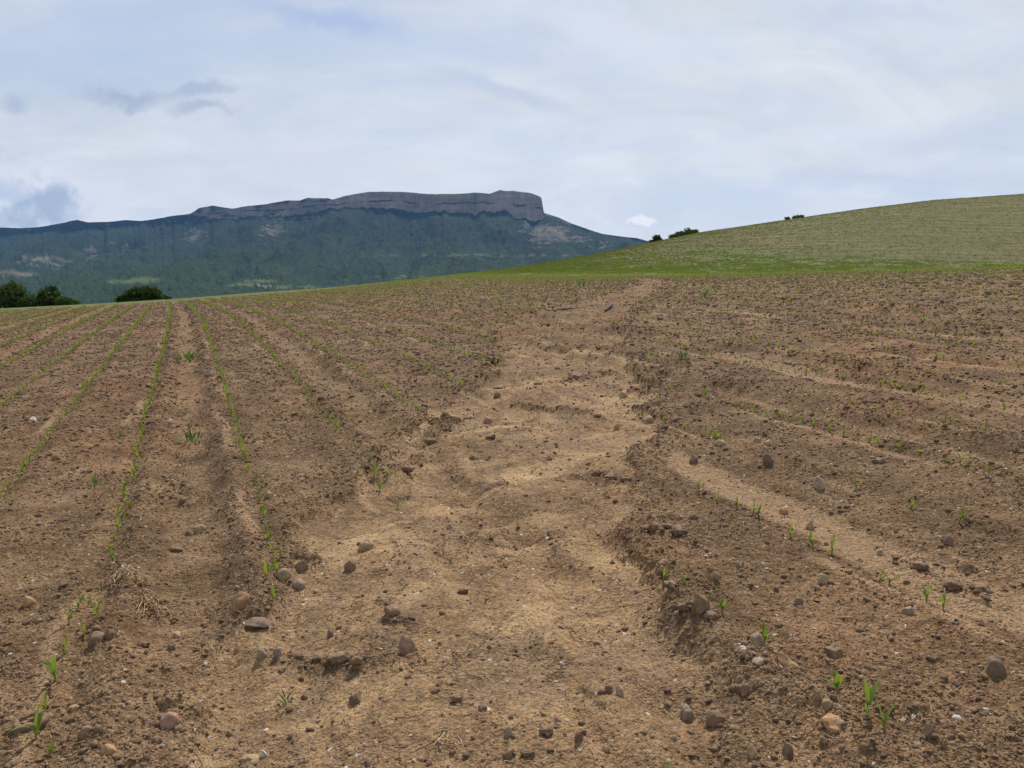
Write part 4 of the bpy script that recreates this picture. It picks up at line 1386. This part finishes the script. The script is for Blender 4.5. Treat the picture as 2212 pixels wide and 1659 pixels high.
# further single stones too much alike to tell apart
SM = [(mesh_obj('stone', rock_verts(ICO[2][0], 1500 + k, 0.25 + 0.08 * k, 0.10, (1, 0.8, 0.6)), ICO[2][1], M_stone, smooth=k < 4, link=False)).data for k in range(9)]
pal = [TAN, PINK, BRN, BRN, DRK, GRY, ORG, BRN, TAN, PALE]
count = 0
tries = 0
pl = np.array(placed)
while count < 120 and tries < 4000:
    tries += 1
    D = 2.5 * (12 / 2.5) ** random.random()
    ph = random.uniform(-31, 31) * D2R
    x, y = D * math.sin(ph), D * math.cos(ph)
    zz = zones(np.array([x]), np.array([y]))
    w_ = zz['wash'][0]
    if random.random() < w_ * 0.85 or random.random() < zz['rill'][0] or np.min(np.hypot(pl[:, 0] - x, pl[:, 1] - y)) < 0.07:
        continue
    pl = np.vstack([pl, (x, y)])
    s_ = (0.0050 + 0.009 * random.random() ** 2.5) * (0.75 + D * 0.13)
    o = bpy.data.objects.new('stone', SM[random.randrange(9)])
    COL.objects.link(o)
    z = float(ground_z(np.array([x]), np.array([y]))[0])
    o.location = (x, y, z + s_ * 0.05)
    o.scale = (s_, s_, s_ * random.uniform(0.7, 1.2))
    o.rotation_euler = (random.gauss(0, 0.25), random.gauss(0, 0.25), random.uniform(0, 6.28))
    q_ = random.uniform(0.85, 1.15)
    kc = random.choice(pal)
    o.color = (*[c * q_ for c in kc], 1)
    cn_ = {TAN: 'tan', PINK: 'pinkish', BRN: 'brown', DRK: 'dark', GRY: 'grey', ORG: 'orange brown', PALE: 'pale'}[kc]
    sn_ = 'larger' if s_ > 0.011 else 'tiny'
    if w_ > 0.5:
        lab = '%s %s stone strewn over the pale washed crust' % (sn_, cn_)
    elif x > 0:
        lab = '%s %s stone among the gravelly clods right of the channel, %s' % (sn_, cn_, 'below the sandy rill' if zz['U'][0] < 3.1 else 'beyond the sandy rill')
    else:
        lab = '%s %s stone left of the channel, %s' % (sn_, cn_, 'left of the wheel track' if zz['U'][0] < -0.3 else ('in the wheel track' if zz['U'][0] < 0.2 else 'between the wheel track and the channel'))
    tag(o, lab, 'stone', 'small stones strewn over the field')
    count += 1

# hollow ring shaped clod, lower left
x, y = raypt(66, 1572)
k = P / F * math.hypot(math.hypot(x, y), EYE)
V, Fc = [], []
nu, nv = 34, 12
for a in range(nu):
    th = 2 * math.pi * a / nu
    for b in range(nv):
        q = 2 * math.pi * b / nv
        gapf = 0.25 + 0.75 * (0.5 + 0.5 * math.cos(th + 1.2)) ** 0.5
        rr = 10 * k * gapf * (1 + 0.35 * float(perlin(a * 0.9, b * 0.9, 8))) * (1 + 0.25 * float(perlin(math.cos(q) + a * 0.35, math.sin(q) + 2.0, 5)))
        Rr = 24 * k * (1 + 0.12 * math.sin(2 * th + 1) + 0.08 * math.sin(5 * th))
        V.append(((Rr + rr * math.cos(q)) * math.cos(th) * 0.85, (Rr + rr * math.cos(q)) * math.sin(th) * 0.8, rr * math.sin(q) * 1.0))
for a in range(nu):
    for b in range(nv):
        Fc.append((a * nv + b, ((a + 1) % nu) * nv + b, ((a + 1) % nu) * nv + (b + 1) % nv, a * nv + (b + 1) % nv))
o = mesh_obj('clod', V, Fc, M_stone)
o.color = (0.19, 0.125, 0.08, 1)
o.location = (x, y, float(ground_z(np.array([x]), np.array([y]))[0]) + 5 * k)
o.rotation_euler = (0.25, 0, 0.2)
tag(o, 'hollow ring shaped clod with a pale top beside the lowest left seedling', 'clod')

# large clods along the channel rim and on the shoulders of the track
CLODS = [((1465, 1168), 44, 'dark clod heap on the right rim by the first bend'), ((1415, 1160), 40, 'dark clod left in the right rim heap'), ((1437, 1150), 30, 'blackish clod at the back of the rim heap'), ((1480, 1335), 34, 'dark clod left of the square brown block'),
         ((1535, 1352), 30, 'dark clod right below the square brown block'), ((1448, 1290), 36, 'undercut clod on the channel rim'), ((1430, 1232), 28, 'crumbly clod on the right rim'), ((730, 1420), 44, 'dark clod in the broken ridge left of the angular rock'),
         ((690, 1410), 34, 'smaller clod in the broken ridge'), ((770, 1432), 30, 'crumbling clod in the broken ridge near the angular rock'), ((640, 1405), 30, 'clod at the left end of the broken ridge'), ((1068, 782), 30, 'tall dark clod at the left edge of the stepped channel'),
         ((1050, 790), 20, 'low clod before the tall dark one'), ((1320, 1028), 36, 'dark clod above the pale ochre patch'), ((1290, 1020), 28, 'clod left of the dark one above the ochre patch'), ((1350, 1040), 24, 'clod right of the dark one above the ochre patch'),
         ((930, 950), 30, 'dark clod at the left channel rim above the pink stone'), ((975, 915), 20, 'low dark clod by the rim'), ((1060, 945), 22, 'clod with straw stuck in it'), ((1162, 823), 18, 'small dark clod with pale straw in the channel'),
         ((1290, 892), 18, 'ragged dark clod left of the egg shaped pebbles'), ((2120, 1270), 42, 'dark clod heap under the lower end of the rill'), ((2060, 1262), 36, 'clod on the shoulder below the rill'), ((1990, 1215), 36, 'clod ridge beside the rill'),
         ((1900, 1000), 26, 'clod beside the second sandy strip'), ((1700, 770), 0, ''), ((310, 1390), 26, 'low clod below the root clump'), ((1000, 1262), 30, 'small clod row in the middle of the crust'), ((875, 1005), 26, 'clod at the channel side of the maize clump'),
         ((985, 1500), 30, 'torn clod with roots on the rippled sand'), ((1140, 1610), 26, 'clod near the curved straw'), ((1180, 1560), 30, 'brown clod near the flat triangular stone')]
for i, (p_, w, lab) in enumerate(CLODS):
    if not w:
        continue
    x, y = raypt(*p_)
    k = P / F * math.hypot(math.hypot(x, y), EYE)
    v = clod_verts(ICO[3][0], 1700 + i)
    nn = perlin(v[:, 0] * 5 + i, v[:, 1] * 5 + v[:, 2] * 4, 33) * 0.22 + perlin(v[:, 0] * 11 + i + v[:, 2] * 7, v[:, 1] * 11 + v[:, 2] * 5, 34) * 0.16
    v = v * (1 + nn)[:, None]
    v = v * np.array([w * k * 0.5, w * k * 0.40, w * k * 0.26])
    o = mesh_obj('clod', v, ICO[3][1], M_stone)
    q_ = random.uniform(0.85, 1.1)
    o.color = (*[c * q_ for c in (0.19, 0.118, 0.068)], 1)
    o.location = (x, y, float(ground_z(np.array([x]), np.array([y]))[0]) + w * k * 0.10)
    o.rotation_euler = (0, 0, random.uniform(-0.4, 0.4))
    tag(o, lab, 'clod', 'large clods of soil')


# ------------------------------------------------------------------ roots, straw, sticks
def strand_mesh(n, L, spread, rad, seed, heading=None, hfan=0.6, lift=0.03, wig=0.35):
    rg = random.Random(seed)
    ps = []
    for k in range(n):
        a = (rg.uniform(0, 6.28) if heading is None else heading + rg.gauss(0, hfan))
        x_, y_ = rg.gauss(0, spread), rg.gauss(0, spread)
        z_ = rg.uniform(0.0, lift * 0.6)
        pts = []
        m_ = 9
        ll = L * rg.uniform(0.4, 1.1)
        for i in range(m_):
            pts.append((x_, y_, max(0.0, z_)))
            a += rg.gauss(0, wig)
            x_ += math.cos(a) * ll / m_
            y_ += math.sin(a) * ll / m_
            z_ += rg.gauss(0, lift * 0.25)
            z_ = min(z_, lift)
        ps.append(tube(pts, [rad * (1 - 0.6 * i / m_) for i in range(m_)], 4))
    return merge(ps)


TWIGS = [((265, 1262), 26, 0.20, 0.035, 0.0030, -0.9, 'matted clump of dry roots beside the wheel track'), ((318, 1300), 22, 0.15, 0.03, 0.0026, -0.7, 'fringe of fine dry roots spilling into the wheel track'), ((250, 1240), 2, 0.28, 0.006, 0.0036, 1.3, 'long pale root rising out of the dry root clump'),
         ((960, 1590), 14, 0.10, 0.025, 0.0022, None, 'tuft of dry stalks torn up on the crust'), ((985, 1505), 10, 0.07, 0.02, 0.0012, None, 'little bundle of dry roots on rippled sand'), ((1085, 1570), 1, 0.13, 0.002, 0.0020, 0.2, 'single curved pale straw near the grey pebble'),
         ((820, 1625), 1, 0.20, 0.002, 0.0018, 1.0, 'long pale root winding up from the lower edge'), ((960, 1640), 1, 0.16, 0.002, 0.0018, -1.2, 'straight pale stalk running down from the stalk tuft'), ((1245, 1068), 6, 0.16, 0.02, 0.003, -0.6, 'small heap of broken sticks under the ochre patch'),
         ((745, 1310), 2, 0.22, 0.01, 0.0016, 0.9, 'thin bent straw left of the angular rock'), ((855, 912), 8, 0.45, 0.08, 0.003, 0.3, 'loose dry stalks where the fourth row ends'), ((1320, 935), 1, 0.9, 0.01, 0.004, 0.25, 'thin dry stem lying across the channel'),
         ((1060, 945), 5, 0.12, 0.02, 0.002, None, 'straws stuck in a clod'), ((1290, 890), 5, 0.14, 0.02, 0.002, None, 'ragged dry straw left of the egg shaped pebbles'), ((1162, 823), 5, 0.16, 0.02, 0.003, None, 'pale straw tuft on a dark clod'),
         ((530, 1545 - 10), 0, 0, 0, 0, None, ''), ((535, 1500 - 365 + 285), 0, 0, 0, 0, None, ''), ((530, 1130 + 10), 0, 0, 0, 0, None, ''), ((1640, 1190), 3, 0.12, 0.03, 0.0015, 0.1, 'thin twigs on the gravelly strip below the rill')]
for i, (p_, n, L, spd, rad, hd, lab) in enumerate(TWIGS):
    if n == 0:
        continue
    x, y = raypt(*p_)
    v, f = strand_mesh(n, L, spd, rad, 1900 + i, hd)
    v = np.array(v)
    v[:, 2] += ground_z(v[:, 0] + x, v[:, 1] + y) + 0.003
    v[:, 2] -= 0
    o = mesh_obj('dry_roots' if 'root' in lab else 'dry_straw', v - np.array([0, 0, ground_z(np.array([x]), np.array([y]))[0]]), f, M_root if 'root' in lab else M_straw)
    o.location = (x, y, ground_z(np.array([x]), np.array([y]))[0])
    tag(o, lab, 'roots' if 'root' in lab else 'straw', 'dry roots and straw')

# boards of dead stalk far up the channel
for i, ((xa, ya), (xb, yb), rad, lab) in enumerate([((1185, 671), (1262, 666), 0.018, 'long dead stalk lying across the upper channel'), ((1308, 667), (1338, 668), 0.03, 'short dark dead stalk in the upper channel')]):
    a, b = np.array(raypt(xa, ya)), np.array(raypt(xb, yb))
    b[1] = a[1] + 0.9
    zz = ground_z(np.array([a[0], b[0]]), np.array([a[1], b[1]]))
    pts = [(a[0] + (b[0] - a[0]) * s, a[1] + (b[1] - a[1]) * s, zz[0] + (zz[1] - zz[0]) * s + rad * 0.7 + 0.008 * math.sin(s * 5)) for s in np.linspace(0, 1, 9)]
    v, f = tube(pts, [rad * (0.7 + 0.3 * math.sin(3 * s)) for s in np.linspace(0, 1, 9)], 6)
    o = mesh_obj('dead_stalk', v, f, M_bark)
    tag(o, lab, 'stalk')

# straw bits everywhere
X, Y = near_points(3800, 2.0, 25.0, 1.1)
Zs = ground_z(X, Y)
st_shapes = []
for k in range(6):
    v, f = strand_mesh(1, 1.0, 0.0, 0.022, 2000 + k, 0.0, 0.1, 0.06, 0.22)
    st_shapes.append(mesh_obj('bit', v, f, M_straw, link=False))
s1 = RNG.uniform(0.02, 0.07, len(X)) * (0.8 + np.hypot(X, Y) * 0.06)
scatter('straw_litter', np.stack([X, Y, Zs + 0.004], 1), np.stack([RNG.normal(0, 0.1, len(X)), RNG.normal(0, 0.15, len(X)), RNG.uniform(0, 6.28, len(X))], 1), np.stack([s1, s1, s1], 1), RNG.integers(0, 6, len(X)), st_shapes, 'short bits of straw and root strewn over the soil')


# ------------------------------------------------------------------ trees and shrubs at the skyline
def crown_mesh(blobs, n, leaf, seed):
    rg = np.random.default_rng(seed)
    wts = np.array([b[3] * b[3] for b in blobs], float)
    wts /= wts.sum()
    which = rg.choice(len(blobs), n, p=wts)
    B = np.array(blobs)[which]
    d_ = rg.normal(size=(n, 3))
    d_ /= np.linalg.norm(d_, axis=1)[:, None]
    rr = rg.random(n) ** 0.55
    lump = 1 + 0.55 * perlin(d_[:, 0] * 2.6 + which * 3.3 + seed, d_[:, 1] * 2.6 + d_[:, 2] * 2.1, seed)
    C = B[:, :3] + d_ * (rr * lump * 1.0)[:, None] * np.stack([B[:, 3], B[:, 3], B[:, 4]], 1)
    C[:, 2] = np.maximum(C[:, 2], 0.1)
    a = rg.normal(size=(n, 3))
    a /= np.linalg.norm(a, axis=1)[:, None]
    b = np.cross(a, rg.normal(size=(n, 3)))
    b /= np.linalg.norm(b, axis=1)[:, None]
    s_ = leaf * rg.uniform(0.6, 1.5, n)[:, None]
    V = np.stack([C - a * s_, C - b * s_ * 0.6, C + a * s_, C + b * s_ * 0.6], 1).reshape(-1, 3)
    Fq = np.arange(4 * n).reshape(-1, 4)
    return V, Fq


def add_tree(px_, base_y, dist, blobs, label, cat='tree', mat=None, n=5000, leaf=0.16, trunk=None, name='oak_tree'):
    """px_: place in the photo across; blobs: (x px, y px, half width px, half height px)"""
    t_ = (px_ * P - 512) / F
    X0, Y0 = t_ * dist, dist
    g = float(ground_base(np.array([X0]), np.array([Y0]))[0])
    k = P / F * dist
    r = bpy.data.objects.new(name, None)
    COL.objects.link(r)
    r.location = (X0, Y0, g - 0.1)
    bl = []
    for bx, by, bw, bh in blobs:
        zc_ = EYE + (HR - by * P) / F * dist - g
        bl.append(((bx - px_) * k, random.uniform(-0.4, 0.4) * bw * k, zc_, bw * k, bh * k))
    v, f = crown_mesh(bl, n, leaf, int(abs(px_)))
    mesh_obj('crown' if cat == 'tree' else 'foliage', v, f, mat or M_tree, r, smooth=False)
    ps = []
    for bx, by, bz, bw, bh in bl:
        ps.append(tube([(0, 0, -0.3), (bx * 0.15, by * 0.2, bz * 0.35), (bx * 0.6, by * 0.6, bz * 0.7), (bx, by, bz)], [0.16, 0.13, 0.09, 0.04], 7))
    v, f = merge(ps)
    mesh_obj('trunk' if cat == 'tree' else 'stem', v, f, M_bark, r)
    tag(r, label, cat, 'trees and shrubs on the skyline')
    return r


add_tree(30, 660, 95, [(30, 625, 22, 18), (44, 636, 24, 18), (14, 634, 22, 20), (36, 650, 40, 16)], 'dark oak with a rounded top beyond the field crest, at the frame side', n=6500)
add_tree(-20, 660, 98, [(-15, 642, 28, 22), (-30, 648, 30, 20)], 'lighter green tree cut by the frame side beyond the crest', mat=M_tree2, n=4200)
add_tree(68, 662, 92, [(66, 650, 20, 12), (78, 655, 16, 9)], 'low shrub between the two dark oaks', 'shrub', M_tree2, 2200, 0.13, name='shrub')
add_tree(114, 660, 92, [(114, 633, 15, 17), (97, 640, 11, 16), (120, 645, 20, 15), (104, 652, 20, 12)], 'small dark oak with a pointed crown beyond the crest', n=5000)
add_tree(150, 662, 90, [(148, 648, 16, 8), (163, 651, 12, 6), (136, 650, 14, 9)], 'thin ragged shrub right of the pointed oak', 'shrub', M_tree2, 1900, 0.12, name='shrub')
add_tree(312, 650, 74, [(308, 630, 26, 15), (330, 631, 22, 14), (296, 634, 18, 13), (318, 642, 38, 12)], 'broad dome shaped dark bush behind the crest above the wheel track', 'shrub', M_tree, 6500, 0.12, name='shrub')
add_tree(272, 650, 76, [(270, 643, 18, 8), (283, 636, 14, 11)], 'low loose shrub left of the dome shaped bush', 'shrub', M_tree2, 2000, 0.11, name='shrub')
add_tree(353, 650, 76, [(353, 640, 14, 5), (362, 642, 10, 4)], 'low dark shrub fringe right of the dome shaped bush', 'shrub', M_tree, 900, 0.11, name='shrub')
add_tree(1415, 520, 175, [(1414, 516, 8, 7), (1420, 520, 7, 4), (1405, 523, 6, 3)], 'small round tree on the hill skyline right of the mountain', mat=M_tree2, n=1500, leaf=0.22)
add_tree(1472, 514, 186, [(1482, 504, 13, 9), (1492, 504, 12, 7), (1465, 509, 14, 7), (1452, 512, 11, 5), (1475, 509, 24, 6)], 'wide green thicket on the hill skyline', 'shrub', M_tree2, 3600, 0.24, name='shrub')
add_tree(1712, 474, 212, [(1718, 470, 8, 3.5), (1708, 472, 8, 3)], 'thin low shrubs on the upper hill skyline', 'shrub', M_tree2, 700, 0.2, name='shrub')
add_tree(1692, 476, 211, [(1691, 474, 5, 2.5)], 'tiny shrub left of the thin low shrubs on the hill', 'shrub', M_tree2, 260, 0.2, name='shrub')

# far farmhouses on the lower slope
M_wall = plain('white_wall', (0.50, 0.48, 0.44), (0.58, 0.56, 0.52), 0.5)
M_roof = plain('tile_roof', (0.26, 0.15, 0.10), (0.34, 0.20, 0.13), 0.5)
M_win = plain('window_glass', (0.03, 0.035, 0.04), (0.05, 0.055, 0.06), 0.5, 0.3)
mx, my, mz = Xv, Yv, Zv
for i, (hx, w, lab) in enumerate([(575, 17, 'white farm building with a long roof below the mountain woods'), (587, 10, 'small white farmhouse right of the long farm building'), (563, 8, 'tiny pale barn left of the long farm building')]):
    ci = int(np.argmin(np.abs(cols - hx)))
    ri = int(np.argmin(np.abs(rowimg[ci, :200] - 619.5)))
    x0, y0, z0 = mx[ci, ri], my[ci, ri], mz[ci, ri]
    r = bpy.data.objects.new('farmhouse', None)
    COL.objects.link(r)
    r.location = (x0, y0 - 8, z0 + 2)
    hgt = 3.5
    v = [(sx * w / 2, sy * 5, z) for z in (-6, hgt) for sx, sy in ((-1, -1), (1, -1), (1, 1), (-1, 1))]
    mesh_obj('wall', v, [(0, 1, 5, 4), (1, 2, 6, 5), (2, 3, 7, 6), (3, 0, 4, 7), (0, 3, 2, 1)], M_wall, r, False)
    v = [(-w / 2 - .6, -5.6, hgt), (w / 2 + .6, -5.6, hgt), (w / 2 + .6, 5.6, hgt), (-w / 2 - .6, 5.6, hgt), (-w / 2 - .6, 0, hgt + 1.8), (w / 2 + .6, 0, hgt + 1.8)]
    mesh_obj('roof', v, [(0, 1, 5, 4), (2, 3, 4, 5), (0, 4, 3), (1, 2, 5), (0, 3, 2, 1)], M_roof, r, False)
    for q in range(2):
        cx = (q - 0.5) * w * 0.5
        v = [(cx + sx * 0.7, -5.02 - d_, 1.8 + sz * 0.6) for d_ in (0, 0.05) for sx, sz in ((-1, -1), (1, -1), (1, 1), (-1, 1))]
        mesh_obj('window', v, [(4, 5, 6, 7), (0, 1, 5, 4), (1, 2, 6, 5), (2, 3, 7, 6), (3, 0, 4, 7)], M_win, r, False)
    tag(r, lab, 'house', 'far farm buildings')
